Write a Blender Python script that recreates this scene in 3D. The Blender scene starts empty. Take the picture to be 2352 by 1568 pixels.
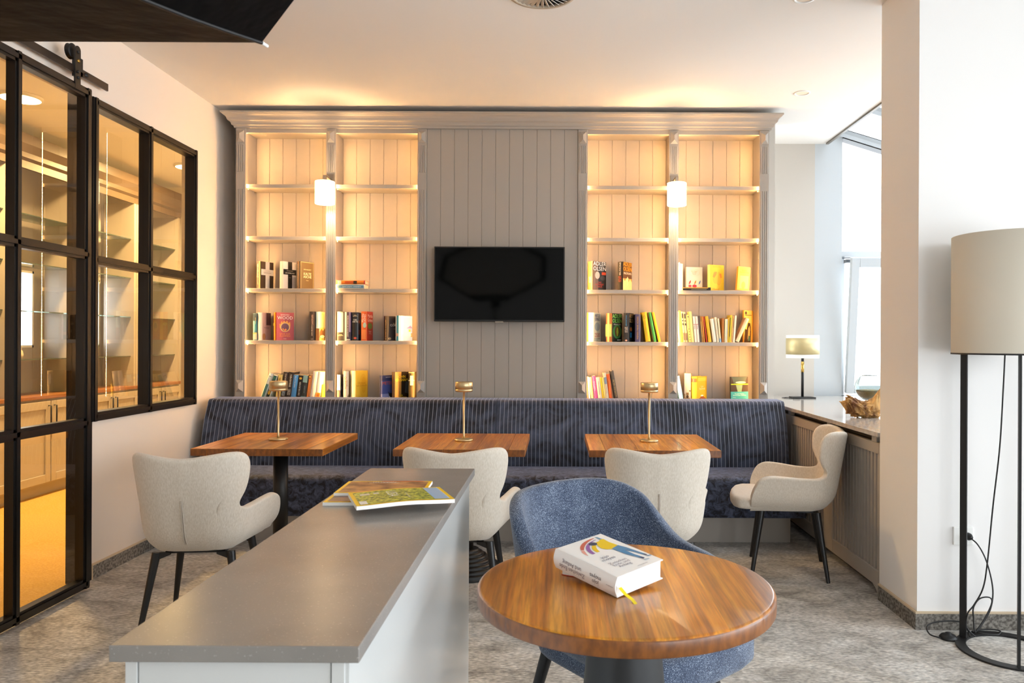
import bpy, bmesh, math, random
from mathutils import Vector, Matrix, noise
random.seed(7)
S = bpy.context.scene
COL = S.collection
R = math.radians
PI = math.pi

# ---------------------------------------------------------------- camera, world, light, exposure
CZ, FPX, CX, CY = 1.324, 1740.0, 1280.0, 784.0      # camera height, focal length in pixels, principal point
cam_d = bpy.data.cameras.new('camera')
cam_d.sensor_width = 36.0
cam_d.lens = 36.0 * FPX / 2352.0
cam_d.shift_x = (1176.0 - CX) / 2352.0
cam_d.shift_y = (CY - 784.0) / 2352.0
cam_d.clip_start = 0.05
cam_d.dof.use_dof = True
cam_d.dof.focus_distance = 4.2
cam_d.dof.aperture_fstop = 9.0
cam = bpy.data.objects.new('camera', cam_d)
COL.objects.link(cam)
_e = 0.0045                                          # slight roll of the photograph
cam.matrix_world = Matrix(((math.cos(_e), -math.sin(_e), 0, 0), (0, 0, -1, 0),
                           (math.sin(_e), math.cos(_e), 0, CZ), (0, 0, 0, 1)))
S.camera = cam
S.view_settings.view_transform = 'Standard'
S.view_settings.look = 'None'
S.view_settings.gamma = 1.0
S.view_settings.use_curve_mapping = False
S.view_settings.exposure = 0.36

WORLD_STRENGTH = 5.8
w = bpy.data.worlds.new('overcast_sky'); S.world = w; w.use_nodes = True
_bg = w.node_tree.nodes['Background']
_bg.inputs['Color'].default_value = (0.89, 0.945, 1.0, 1)
_bg.inputs['Strength'].default_value = WORLD_STRENGTH

def portal(name, loc, rot, sx, sy):
    l = bpy.data.lights.new(name, 'AREA'); l.shape = 'RECTANGLE'; l.size = sx; l.size_y = sy
    l.cycles.is_portal = True
    o = bpy.data.objects.new(name, l); o.location = loc; o.rotation_euler = rot; COL.objects.link(o); return o
# daylight comes in through the glazing right of the room, behind the camera and the conservatory gable
portal('window_portal', (4.48, 0.3, 1.45), (0, R(90), 0), 2.7, 6.2)
portal('window_portal', (3.05, -2.98, 1.45), (R(-90), 0, R(180)), 2.3, 2.7)
portal('window_portal', (3.1, 6.72, 2.0), (R(-90), 0, 0), 1.2, 2.2)

# ---------------------------------------------------------------- helpers
def lin(h):
    h = h.lstrip('#'); c = [int(h[i:i+2], 16) / 255 for i in (0, 2, 4)]
    return tuple((x / 12.92 if x <= 0.04045 else ((x + 0.055) / 1.055) ** 2.4) for x in c) + (1.0,)

def px(x, y, D):
    """a point at depth D that the photograph shows at pixel x, y"""
    xr = x + _e * (y - 784); yr = y - _e * (x - 1176)
    return Vector(((xr - CX) * D / FPX, D, CZ - (yr - CY) * D / FPX))

MATS = {}
def nodes_of(m):
    m.use_nodes = True
    nt = m.node_tree
    return nt, nt.nodes, nt.links, nt.nodes['Principled BSDF']

def mat(name, hexc, rough=0.5, metal=0.0, hex2=None, nscale=8.0, ndetail=4.0, nlo=0.35, nhi=0.65, stretch=None,
        bump=0.0, bscale=60.0, bdist=0.002, coat=0.0, coatr=0.1, sheen=0.0, spec=0.5, emit=0.0, emitc=None, trans=0.0):
    if name in MATS: return MATS[name]
    m = bpy.data.materials.new(name); nt, N, L, b = nodes_of(m)
    b.inputs['Base Color'].default_value = lin(hexc)
    b.inputs['Roughness'].default_value = rough
    b.inputs['Metallic'].default_value = metal
    b.inputs['Specular IOR Level'].default_value = spec
    b.inputs['Coat Weight'].default_value = coat
    b.inputs['Coat Roughness'].default_value = coatr
    b.inputs['Sheen Weight'].default_value = sheen
    b.inputs['Transmission Weight'].default_value = trans
    if emit:
        b.inputs['Emission Color'].default_value = lin(emitc or hexc)
        b.inputs['Emission Strength'].default_value = emit
    vec = None
    if hex2 or bump:
        tc = N.new('ShaderNodeTexCoord'); mp = N.new('ShaderNodeMapping')
        L.new(tc.outputs['Object'], mp.inputs['Vector'])
        if stretch: mp.inputs['Scale'].default_value = stretch
        vec = mp.outputs['Vector']
    if hex2:
        n = N.new('ShaderNodeTexNoise'); n.inputs['Scale'].default_value = nscale; n.inputs['Detail'].default_value = ndetail
        L.new(vec, n.inputs['Vector'])
        r = N.new('ShaderNodeValToRGB'); r.color_ramp.elements[0].position = nlo; r.color_ramp.elements[1].position = nhi
        r.color_ramp.elements[0].color = lin(hexc); r.color_ramp.elements[1].color = lin(hex2)
        L.new(n.outputs['Fac'], r.inputs['Fac']); L.new(r.outputs['Color'], b.inputs['Base Color'])
    if bump:
        n2 = N.new('ShaderNodeTexNoise'); n2.inputs['Scale'].default_value = bscale; n2.inputs['Detail'].default_value = 3
        L.new(vec, n2.inputs['Vector'])
        bp = N.new('ShaderNodeBump'); bp.inputs['Strength'].default_value = bump; bp.inputs['Distance'].default_value = bdist
        L.new(n2.outputs['Fac'], bp.inputs['Height']); L.new(bp.outputs['Normal'], b.inputs['Normal'])
    MATS[name] = m
    return m

def flat(hexc, rough=0.45):
    return mat('print_' + hexc.lstrip('#') + ('' if rough == 0.45 else '_%d' % int(rough * 100)), hexc, rough)

def link(o, parent=None):
    COL.objects.link(o)
    if parent is not None: o.parent = parent
    return o

def empty(name, loc=(0, 0, 0), rz=0.0):
    o = bpy.data.objects.new(name, None); o.empty_display_size = 0.1
    o.location = loc; o.rotation_euler = (0, 0, rz); COL.objects.link(o); return o

def tag(o, label=None, cat=None, group=None, kind=None):
    if label: o['label'] = label
    if cat: o['category'] = cat
    if group: o['group'] = group
    if kind: o['kind'] = kind
    return o

class MB:
    """collects shapes and links them as ONE mesh object"""
    def __init__(s): s.v = []; s.f = []; s.sm = []
    def add(s, vs, fs, smooth=False):
        n = len(s.v); s.v += [tuple(p) for p in vs]
        for f in fs: s.f.append(tuple(i + n for i in f)); s.sm.append(smooth)
        return s
    def box(s, a, b, m=None):
        (x0, y0, z0), (x1, y1, z1) = a, b
        x0, x1 = min(x0, x1), max(x0, x1); y0, y1 = min(y0, y1), max(y0, y1); z0, z1 = min(z0, z1), max(z0, z1)
        vs = [(x0, y0, z0), (x1, y0, z0), (x1, y1, z0), (x0, y1, z0), (x0, y0, z1), (x1, y0, z1), (x1, y1, z1), (x0, y1, z1)]
        if m is not None: vs = [m @ Vector(p) for p in vs]
        return s.add(vs, [(0, 3, 2, 1), (4, 5, 6, 7), (0, 1, 5, 4), (1, 2, 6, 5), (2, 3, 7, 6), (3, 0, 4, 7)])
    def lathe(s, prof, n=32, c=(0, 0, 0), smooth=True, close=False):
        vs = []; fs = []
        for r, z in prof:
            for k in range(n):
                a = 2 * PI * k / n; vs.append((c[0] + r * math.cos(a), c[1] + r * math.sin(a), c[2] + z))
        m = len(prof)
        for i in range(m - 1 if not close else m):
            for k in range(n):
                a0 = i * n + k; a1 = i * n + (k + 1) % n; j = (i + 1) % m
                fs.append((a0, a1, j * n + (k + 1) % n, j * n + k))
        s.add(vs, fs, smooth)
        return s
    def tube(s, path, r, n=8, caps=True, r1=None):
        path = [Vector(p) for p in path]; vs = []; fs = []; m = len(path)
        up = None
        for i, p in enumerate(path):
            t = (path[min(i + 1, m - 1)] - path[max(i - 1, 0)]).normalized()
            if up is None:
                up = Vector((0, 0, 1)) if abs(t.z) < 0.9 else Vector((1, 0, 0))
            a = t.cross(up)
            if a.length < 1e-6: a = t.cross(Vector((1, 0.3, 0)))
            a.normalize(); b = a.cross(t).normalized(); up = b
            rr = r if r1 is None else r + (r1 - r) * i / (m - 1)
            for k in range(n):
                an = 2 * PI * k / n; vs.append(p + a * (rr * math.cos(an)) + b * (rr * math.sin(an)))
        for i in range(m - 1):
            for k in range(n):
                fs.append((i * n + k, (i + 1) * n + k, (i + 1) * n + (k + 1) % n, i * n + (k + 1) % n))
        s.add(vs, fs, True)
        if caps:
            s.add(vs[:n], [tuple(range(n))]); s.add(vs[-n:], [tuple(reversed(range(n)))])
        return s
    def prism(s, poly, axis, a, b):
        """extrude a 2-D polygon along axis 'x' (poly = (y,z)), 'y' (x,z) or 'z' (x,y)"""
        f = {'x': lambda p, t: (t, p[0], p[1]), 'y': lambda p, t: (p[0], t, p[1]), 'z': lambda p, t: (p[0], p[1], t)}[axis]
        n = len(poly); vs = [f(p, a) for p in poly] + [f(p, b) for p in poly]
        fs = [tuple(range(n - 1, -1, -1)), tuple(range(n, 2 * n))] + [(i, (i + 1) % n, n + (i + 1) % n, n + i) for i in range(n)]
        return s.add(vs, fs)
    def mesh(s, name, m, fix=True):
        me = bpy.data.meshes.new(name); me.from_pydata(s.v, [], s.f); me.update()
        me.polygons.foreach_set('use_smooth', s.sm)
        if fix:
            bm = bmesh.new(); bm.from_mesh(me); bmesh.ops.recalc_face_normals(bm, faces=bm.faces); bm.to_mesh(me); bm.free()
        if m is not None: me.materials.append(m)
        return me
    def build(s, name, m, parent=None, bevel=0.0, seg=2, fix=True):
        o = bpy.data.objects.new(name, s.mesh(name, m, fix)); link(o, parent)
        if bevel: add_bevel(o, bevel, seg)
        return o

def add_bevel(o, w, seg=2):
    b = o.modifiers.new('bevel', 'BEVEL'); b.width = w; b.segments = seg; b.limit_method = 'ANGLE'; b.angle_limit = R(35)
    b.harden_normals = False
    return b

def struct(name, mb, m, parent=None, label=None, cat=None, bevel=0.0):
    o = mb.build(name, m, parent, bevel)
    if parent is None: tag(o, label, cat, None, 'structure')
    return o

def copy_tree(o, parent=None):
    c = o.copy(); COL.objects.link(c); c.parent = parent
    for ch in list(o.children): copy_tree(ch, c)
    return c

TEXTS = []
def text(s, frame, w, h, m, parent, name='lettering', fill=False):
    """flat lettering centred on a frame (4x4: u, v, n, centre), fitted into w x h; turned into a mesh at the end"""
    cu = bpy.data.curves.new(name, 'FONT'); cu.body = s; cu.align_x = 'CENTER'; cu.align_y = 'CENTER'
    cu.resolution_u = 2; cu.materials.append(m); cu.space_line = 0.85
    o = bpy.data.objects.new(name, cu); link(o, parent)
    TEXTS.append((o, frame, w, h, fill)); return o

def finish_texts():
    dg = bpy.context.evaluated_depsgraph_get()
    for o, frame, w, h, fill in TEXTS:
        me = bpy.data.meshes.new_from_object(o.evaluated_get(dg))
        xs = [v.co.x for v in me.vertices]; ys = [v.co.y for v in me.vertices]
        cx, cy = (min(xs) + max(xs)) / 2, (min(ys) + max(ys)) / 2
        tw, th = max(xs) - min(xs), max(ys) - min(ys)
        if fill: kx, ky = w / tw, h / th
        else: kx = ky = min(w / tw, h / th)
        for v in me.vertices:
            v.co = frame @ Vector(((v.co.x - cx) * kx, (v.co.y - cy) * ky, 0))
        n = bpy.data.objects.new(o.name, me); nm = o.name; p = o.parent
        COL.objects.link(n); n.parent = p
        cu = o.data; bpy.data.objects.remove(o); bpy.data.curves.remove(cu); n.name = nm

def frame(u, v, c):
    u = Vector(u).normalized(); v = Vector(v).normalized(); n = u.cross(v); c = Vector(c)
    return Matrix(((u.x, v.x, n.x, c.x), (u.y, v.y, n.y, c.y), (u.z, v.z, n.z, c.z), (0, 0, 0, 1)))

def poly_on(fr, pts, m, parent, name='cover_print'):
    me = bpy.data.meshes.new(name)
    me.from_pydata([tuple(fr @ Vector((a, b, 0))) for a, b in pts], [], [tuple(range(len(pts)))])
    me.materials.append(m)
    return link(bpy.data.objects.new(name, me), parent)

# ---------------------------------------------------------------- materials
M_WALL = mat('wall_paint', '#f0eeec', 0.75, bump=0.12, bscale=220, bdist=0.0008)
M_WALLL = mat('shaded_wall_paint', '#e2d8cd', 0.75, bump=0.12, bscale=220, bdist=0.0008)  # wall paint toned down: weaker daylight on the left put into the colour
M_CEIL = mat('ceiling_paint', '#ebe7e1', 0.85)
M_GREIGE = mat('greige_wall', '#c9c3ba', 0.7)
M_WHITE = mat('white_lacquer', '#f2f2ef', 0.35)
M_CASE = mat('grey_beige_lacquer', '#aca49a', 0.38, bump=0.05, bscale=90, bdist=0.0005)
M_BLACK = mat('black_steel', '#141211', 0.32, spec=0.45)
M_BLACKM = mat('matt_black', '#121213', 0.5)
M_FAB = mat('beige_fabric', '#ded5c8', 0.92, hex2='#c6baa8', nscale=260, nlo=0.3, nhi=0.8, stretch=(1, 1, 0.25), bump=0.35, bscale=420, bdist=0.0012, sheen=0.25)
M_LEG = mat('black_leg', '#151415', 0.38)
M_GOLD = mat('champagne_metal', '#cdb487', 0.33, metal=0.85)
M_BRASS = mat('polished_brass', '#d9b15c', 0.2, metal=1.0)
M_STEEL = mat('brushed_steel', '#a89b8c', 0.3, metal=1.0)
M_QUARTZ = None
M_PAGES = mat('paper_pages', '#efe5cf', 0.9, hex2='#d9ccb0', nscale=400, stretch=(1, 1, 0.02))
M_PAGEW = mat('white_pages', '#f7f5f0', 0.9)

def carpet_mat(name, c1, c2, c3, big=4.2):
    m = bpy.data.materials.new(name); nt, N, L, b = nodes_of(m)
    b.inputs['Roughness'].default_value = 0.95; b.inputs['Sheen Weight'].default_value = 0.3
    tc = N.new('ShaderNodeTexCoord'); mp = N.new('ShaderNodeMapping'); mp.inputs['Rotation'].default_value = (0, 0, R(28)); mp.inputs['Scale'].default_value = (1, 1.5, 1)
    L.new(tc.outputs['Object'], mp.inputs['Vector'])
    n1 = N.new('ShaderNodeTexNoise'); n1.inputs['Scale'].default_value = big; n1.inputs['Detail'].default_value = 8; n1.inputs['Roughness'].default_value = 0.74; n1.inputs['Distortion'].default_value = 0.6
    L.new(mp.outputs['Vector'], n1.inputs['Vector'])
    r = N.new('ShaderNodeValToRGB'); e = r.color_ramp.elements
    e[0].position = 0.34; e[0].color = lin(c1); e[1].position = 0.62; e[1].color = lin(c3); k = e.new(0.46); k.color = lin(c2)
    L.new(n1.outputs['Fac'], r.inputs['Fac'])
    n2 = N.new('ShaderNodeTexNoise'); n2.inputs['Scale'].default_value = 95; n2.inputs['Detail'].default_value = 3
    mp2 = N.new('ShaderNodeMapping'); mp2.inputs['Scale'].default_value = (0.45, 1.0, 1); mp2.inputs['Rotation'].default_value = (0, 0, R(-8))
    L.new(tc.outputs['Object'], mp2.inputs['Vector']); L.new(mp2.outputs['Vector'], n2.inputs['Vector'])
    mr = N.new('ShaderNodeMapRange'); mr.inputs['From Min'].default_value = 0.3; mr.inputs['From Max'].default_value = 0.7; mr.inputs['To Min'].default_value = 0.42; mr.inputs['To Max'].default_value = 1.3
    L.new(n2.outputs['Fac'], mr.inputs['Value'])
    mx = N.new('ShaderNodeMix'); mx.data_type = 'RGBA'; mx.blend_type = 'MULTIPLY'; mx.inputs['Factor'].default_value = 1.0
    L.new(r.outputs['Color'], mx.inputs['A']); L.new(mr.outputs['Result'], mx.inputs['B'])
    L.new(mx.outputs['Result'], b.inputs['Base Color'])
    bp = N.new('ShaderNodeBump'); bp.inputs['Strength'].default_value = 0.7; bp.inputs['Distance'].default_value = 0.006
    L.new(n2.outputs['Fac'], bp.inputs['Height']); L.new(bp.outputs['Normal'], b.inputs['Normal'])
    return m
M_CARPET = carpet_mat('mottled_carpet', '#736c62', '#aaa59c', '#d0cdc7')
M_CARPETY = mat('ochre_carpet', '#c9a557', 0.95, hex2='#b58f45', nscale=90, bump=0.5, bscale=150, bdist=0.004)
M_SKIRT = mat('carpet_skirting', '#8d8880', 0.95, hex2='#5a554f', nscale=70, nlo=0.4, nhi=0.6, bump=0.4, bscale=120, bdist=0.003)
M_TRIM = mat('beige_strip', '#c9b598', 0.5)

def velvet(name, dark, light, stripes):
    m = bpy.data.materials.new(name); nt, N, L, b = nodes_of(m)
    b.inputs['Roughness'].default_value = 0.7; b.inputs['Sheen Weight'].default_value = 0.5; b.inputs['Sheen Roughness'].default_value = 0.35
    b.inputs['Sheen Tint'].default_value = lin('#9fb0d8')
    tc = N.new('ShaderNodeTexCoord')
    n1 = N.new('ShaderNodeTexNoise'); n1.inputs['Scale'].default_value = 4.5 if stripes else 24; n1.inputs['Detail'].default_value = 5 if stripes else 7
    n1.inputs['Distortion'].default_value = 1.6 if stripes else 0.9; n1.inputs['Roughness'].default_value = 0.55 if stripes else 0.7
    L.new(tc.outputs['Object'], n1.inputs['Vector'])
    r = N.new('ShaderNodeValToRGB'); e = r.color_ramp.elements
    e[0].position = 0.36 if stripes else 0.42; e[0].color = lin(dark); e[1].position = 0.72 if stripes else 0.66; e[1].color = lin(light)
    L.new(n1.outputs['Fac'], r.inputs['Fac'])
    out = r.outputs['Color']
    if stripes:
        sx = N.new('ShaderNodeSeparateXYZ'); L.new(tc.outputs['Object'], sx.inputs['Vector'])
        d = N.new('ShaderNodeMath'); d.operation = 'DIVIDE'; d.inputs[1].default_value = 0.0282; L.new(sx.outputs['X'], d.inputs[0])
        fr = N.new('ShaderNodeMath'); fr.operation = 'FRACT'; L.new(d.outputs[0], fr.inputs[0])
        sb = N.new('ShaderNodeMath'); sb.operation = 'SUBTRACT'; sb.inputs[1].default_value = 0.5; L.new(fr.outputs[0], sb.inputs[0])
        ab = N.new('ShaderNodeMath'); ab.operation = 'ABSOLUTE'; L.new(sb.outputs[0], ab.inputs[0])
        mr = N.new('ShaderNodeMapRange'); mr.inputs['From Min'].default_value = 0.415; mr.inputs['From Max'].default_value = 0.46; L.new(ab.outputs[0], mr.inputs['Value'])
        mx = N.new('ShaderNodeMix'); mx.data_type = 'RGBA'; L.new(mr.outputs['Result'], mx.inputs['Factor'])
        L.new(out, mx.inputs['A']); mx.inputs['B'].default_value = lin('#8d95a8'); out = mx.outputs['Result']
        inv = N.new('ShaderNodeMath'); inv.operation = 'SUBTRACT'; inv.inputs[0].default_value = 1.0; L.new(mr.outputs['Result'], inv.inputs[1])
        bp = N.new('ShaderNodeBump'); bp.inputs['Strength'].default_value = 0.6; bp.inputs['Distance'].default_value = 0.004
        L.new(inv.outputs[0], bp.inputs['Height']); L.new(bp.outputs['Normal'], b.inputs['Normal'])
    else:
        bp = N.new('ShaderNodeBump'); bp.inputs['Strength'].default_value = 0.35; bp.inputs['Distance'].default_value = 0.006
        L.new(n1.outputs['Fac'], bp.inputs['Height']); L.new(bp.outputs['Normal'], b.inputs['Normal'])
    L.new(out, b.inputs['Base Color'])
    return m
M_VELS = velvet('striped_navy_velvet', '#131723', '#475169', True)
M_VELC = velvet('crushed_navy_velvet', '#141724', '#5c6683', False)

def wood(name, dark, mid, light, rough=0.32):
    m = bpy.data.materials.new(name); nt, N, L, b = nodes_of(m)
    b.inputs['Roughness'].default_value = rough; b.inputs['Coat Weight'].default_value = 0.35; b.inputs['Coat Roughness'].default_value = 0.14
    tc = N.new('ShaderNodeTexCoord'); oi = N.new('ShaderNodeObjectInfo')
    sc = N.new('ShaderNodeVectorMath'); sc.operation = 'SCALE'; sc.inputs['Scale'].default_value = 37.0
    cb = N.new('ShaderNodeCombineXYZ'); L.new(oi.outputs['Random'], cb.inputs['X']); L.new(oi.outputs['Random'], cb.inputs['Y']); L.new(oi.outputs['Random'], cb.inputs['Z'])
    L.new(cb.outputs['Vector'], sc.inputs[0])
    ad = N.new('ShaderNodeVectorMath'); ad.operation = 'ADD'; L.new(tc.outputs['Object'], ad.inputs[0]); L.new(sc.outputs['Vector'], ad.inputs[1])
    mp = N.new('ShaderNodeMapping'); mp.inputs['Scale'].default_value = (30, 0.9, 30); L.new(ad.outputs['Vector'], mp.inputs['Vector'])
    n = N.new('ShaderNodeTexNoise'); n.inputs['Scale'].default_value = 1.0; n.inputs['Detail'].default_value = 6; n.inputs['Roughness'].default_value = 0.6; n.inputs['Distortion'].default_value = 0.45
    L.new(mp.outputs['Vector'], n.inputs['Vector'])
    r = N.new('ShaderNodeValToRGB'); e = r.color_ramp.elements
    e[0].position = 0.3; e[0].color = lin(dark); e[1].position = 0.68; e[1].color = lin(light); k = e.new(0.48); k.color = lin(mid)
    L.new(n.outputs['Fac'], r.inputs['Fac'])
    mp2 = N.new('ShaderNodeMapping'); mp2.inputs['Scale'].default_value = (150, 7, 150); L.new(ad.outputs['Vector'], mp2.inputs['Vector'])
    n2 = N.new('ShaderNodeTexNoise'); n2.inputs['Scale'].default_value = 1.0; n2.inputs['Detail'].default_value = 3; L.new(mp2.outputs['Vector'], n2.inputs['Vector'])
    mr = N.new('ShaderNodeMapRange'); mr.inputs['From Min'].default_value = 0.35; mr.inputs['From Max'].default_value = 0.6; mr.inputs['To Min'].default_value = 0.68; mr.inputs['To Max'].default_value = 1.05
    L.new(n2.outputs['Fac'], mr.inputs['Value'])
    mr2 = N.new('ShaderNodeMapRange'); mr2.inputs['To Min'].default_value = 0.72; mr2.inputs['To Max'].default_value = 1.22; L.new(oi.outputs['Random'], mr2.inputs['Value'])
    mu = N.new('ShaderNodeMath'); mu.operation = 'MULTIPLY'; L.new(mr.outputs['Result'], mu.inputs[0]); L.new(mr2.outputs['Result'], mu.inputs[1])
    mx = N.new('ShaderNodeMix'); mx.data_type = 'RGBA'; mx.blend_type = 'MULTIPLY'; mx.inputs['Factor'].default_value = 1.0
    L.new(r.outputs['Color'], mx.inputs['A']); L.new(mu.outputs[0], mx.inputs['B']); L.new(mx.outputs['Result'], b.inputs['Base Color'])
    bp = N.new('ShaderNodeBump'); bp.inputs['Strength'].default_value = 0.12; bp.inputs['Distance'].default_value = 0.001
    L.new(n2.outputs['Fac'], bp.inputs['Height']); L.new(bp.outputs['Normal'], b.inputs['Normal'])
    return m
M_OAK = wood('oiled_oak', '#8d4a0b', '#c27413', '#e39d32')

M_OAKE = mat('oak_end_grain', '#8a5019', 0.4, hex2='#6a3a10', nscale=60, ndetail=3, stretch=(1, 1, 0.5), coat=0.3, coatr=0.2)

def tweed(name, a, c, d):
    m = bpy.data.materials.new(name); nt, N, L, b = nodes_of(m)
    b.inputs['Roughness'].default_value = 0.95; b.inputs['Sheen Weight'].default_value = 0.3
    tc = N.new('ShaderNodeTexCoord')
    n = N.new('ShaderNodeTexNoise'); n.inputs['Scale'].default_value = 400; n.inputs['Detail'].default_value = 3; L.new(tc.outputs['Object'], n.inputs['Vector'])
    n0 = N.new('ShaderNodeTexNoise'); n0.inputs['Scale'].default_value = 9; n0.inputs['Detail'].default_value = 3; L.new(tc.outputs['Object'], n0.inputs['Vector'])
    ad = N.new('ShaderNodeMath'); ad.operation = 'MULTIPLY_ADD'; ad.inputs[1].default_value = 0.25; L.new(n0.outputs['Fac'], ad.inputs[0]); L.new(n.outputs['Fac'], ad.inputs[2])
    r = N.new('ShaderNodeValToRGB'); e = r.color_ramp.elements
    e[0].position = 0.50; e[0].color = lin(a); e[1].position = 0.86; e[1].color = lin(d); k = e.new(0.66); k.color = lin(c)
    L.new(ad.outputs[0], r.inputs['Fac']); L.new(r.outputs['Color'], b.inputs['Base Color'])
    bp = N.new('ShaderNodeBump'); bp.inputs['Strength'].default_value = 0.5; bp.inputs['Distance'].default_value = 0.002
    L.new(n.outputs['Fac'], bp.inputs['Height']); L.new(bp.outputs['Normal'], b.inputs['Normal'])
    return m
M_BLUE = tweed('blue_tweed', '#212b40', '#41506a', '#aab5c3')

def quartz(name, base, speck, dark):
    m = bpy.data.materials.new(name); nt, N, L, b = nodes_of(m)
    b.inputs['Roughness'].default_value = 0.27
    tc = N.new('ShaderNodeTexCoord')
    v = N.new('ShaderNodeTexNoise'); v.inputs['Scale'].default_value = 5; v.inputs['Detail'].default_value = 6; L.new(tc.outputs['Object'], v.inputs['Vector'])
    r = N.new('ShaderNodeValToRGB'); e = r.color_ramp.elements; e[0].position = 0.3; e[0].color = lin(dark); e[1].position = 0.7; e[1].color = lin(base); L.new(v.outputs['Fac'], r.inputs['Fac'])
    vo = N.new('ShaderNodeTexNoise'); vo.inputs['Scale'].default_value = 260; vo.inputs['Detail'].default_value = 1; L.new(tc.outputs['Object'], vo.inputs['Vector'])
    mr = N.new('ShaderNodeMapRange'); mr.inputs['From Min'].default_value = 0.68; mr.inputs['From Max'].default_value = 0.75; L.new(vo.outputs['Fac'], mr.inputs['Value'])
    mx = N.new('ShaderNodeMix'); mx.data_type = 'RGBA'; L.new(mr.outputs['Result'], mx.inputs['Factor']); L.new(r.outputs['Color'], mx.inputs['A']); mx.inputs['B'].default_value = lin(speck)
    L.new(mx.outputs['Result'], b.inputs['Base Color'])
    return m
M_QUARTZ = quartz('grey_quartz', '#948f8a', '#aaa59e', '#88837e')

def pane_mat(name, tint, ior=1.5, refl=1.0):
    m = bpy.data.materials.new(name); m.use_nodes = True; nt = m.node_tree; N = nt.nodes; L = nt.links; N.clear()
    o = N.new('ShaderNodeOutputMaterial'); t = N.new('ShaderNodeBsdfTransparent'); t.inputs['Color'].default_value = tint
    g = N.new('ShaderNodeBsdfGlossy'); g.inputs['Roughness'].default_value = 0.0
    f = N.new('ShaderNodeFresnel'); f.inputs['IOR'].default_value = ior
    mu = N.new('ShaderNodeMath'); mu.operation = 'MULTIPLY'; mu.inputs[1].default_value = refl; L.new(f.outputs[0], mu.inputs[0])
    mx = N.new('ShaderNodeMixShader'); L.new(mu.outputs[0], mx.inputs[0]); L.new(t.outputs[0], mx.inputs[1]); L.new(g.outputs[0], mx.inputs[2])
    L.new(mx.outputs[0], o.inputs['Surface']); return m
M_PANE = pane_mat('clear_pane', (0.95, 0.95, 0.93, 1), 2.0)
M_PANEW = pane_mat('window_glass', (0.98, 0.99, 0.99, 1), 1.45)
M_ROOFP = pane_mat('light_dimming_glass', (0.72, 0.74, 0.75, 1), 1.45)  # grey tint added only to dim the daylight falling into the niche
M_BOWL = mat('bowl_glass', '#eef8f8', 0.0, trans=1.0)
MATS['bowl_glass'].node_tree.nodes['Principled BSDF'].inputs['IOR'].default_value = 1.45

def glow(name, hexc, strength, dots=None):
    m = bpy.data.materials.new(name); nt, N, L, b = nodes_of(m)
    b.inputs['Base Color'].default_value = (0.8, 0.8, 0.8, 1); b.inputs['Emission Color'].default_value = lin(hexc)
    b.inputs['Emission Strength'].default_value = strength
    if dots:
        tc = N.new('ShaderNodeTexCoord'); sx = N.new('ShaderNodeSeparateXYZ'); L.new(tc.outputs['Object'], sx.inputs['Vector'])
        d = N.new('ShaderNodeMath'); d.operation = 'DIVIDE'; d.inputs[1].default_value = dots; L.new(sx.outputs['Z'], d.inputs[0])
        f = N.new('ShaderNodeMath'); f.operation = 'PINGPONG'; f.inputs[1].default_value = 1.0; L.new(d.outputs[0], f.inputs[0])
        mr = N.new('ShaderNodeMapRange'); mr.inputs['From Min'].default_value = 0.25; mr.inputs['From Max'].default_value = 0.6
        mr.inputs['To Min'].default_value = strength * 0.25; mr.inputs['To Max'].default_value = strength * 1.6
        L.new(f.outputs[0], mr.inputs['Value']); L.new(mr.outputs['Result'], b.inputs['Emission Strength'])
    return m
M_LED = glow('warm_led_strip', '#ffc075', 96.0, 0.012)
M_SHADE = glow('lit_opal_shade', '#ffd9a0', 9.0)
M_DISC = glow('lit_ceiling_disc', '#ffcb7d', 30.0)

# ---------------------------------------------------------------- room shell
CEIL = 3.07
XL, XLO = -2.57, -2.67            # left wall: room face and far face
DB, DK, DW = 5.72, 5.95, 6.02     # bookcase front, bookcase back, back wall
fl = struct('floor', MB().box((-2.62, -3, -0.05), (4.5, 6.7, 0)), M_CARPET, label='grey mottled carpet floor of the lounge', cat='floor')
cb = MB().box((-2.67, -3, CEIL), (2.354, 6.66, CEIL + 0.12)).box((2.354, -3, CEIL), (4.55, 3.92, CEIL + 0.12))
struct('ceiling', cb, M_CEIL, label='plain white lounge ceiling', cat='ceiling')
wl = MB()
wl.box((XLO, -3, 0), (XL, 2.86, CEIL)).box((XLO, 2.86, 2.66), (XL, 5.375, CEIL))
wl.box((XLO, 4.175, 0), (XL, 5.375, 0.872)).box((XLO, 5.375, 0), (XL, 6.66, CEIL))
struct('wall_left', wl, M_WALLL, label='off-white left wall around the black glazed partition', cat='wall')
struct('wall_back', MB().box((XLO, DW, 0), (1.724, DW + 0.1, CEIL)), M_GREIGE, label='wall behind the bookcases', cat='wall')
struct('wall_niche', MB().box((1.0, 6.66, 0), (2.258, 6.76, CEIL)), M_GREIGE, label='greige wall of the niche behind the sill lamp', cat='wall')
struct('wall_right', MB().box((1.672, 3.51, 0), (4.55, 3.92, CEIL)), M_WALL, label='white wall pier behind the floor lamp', cat='wall')
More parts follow.
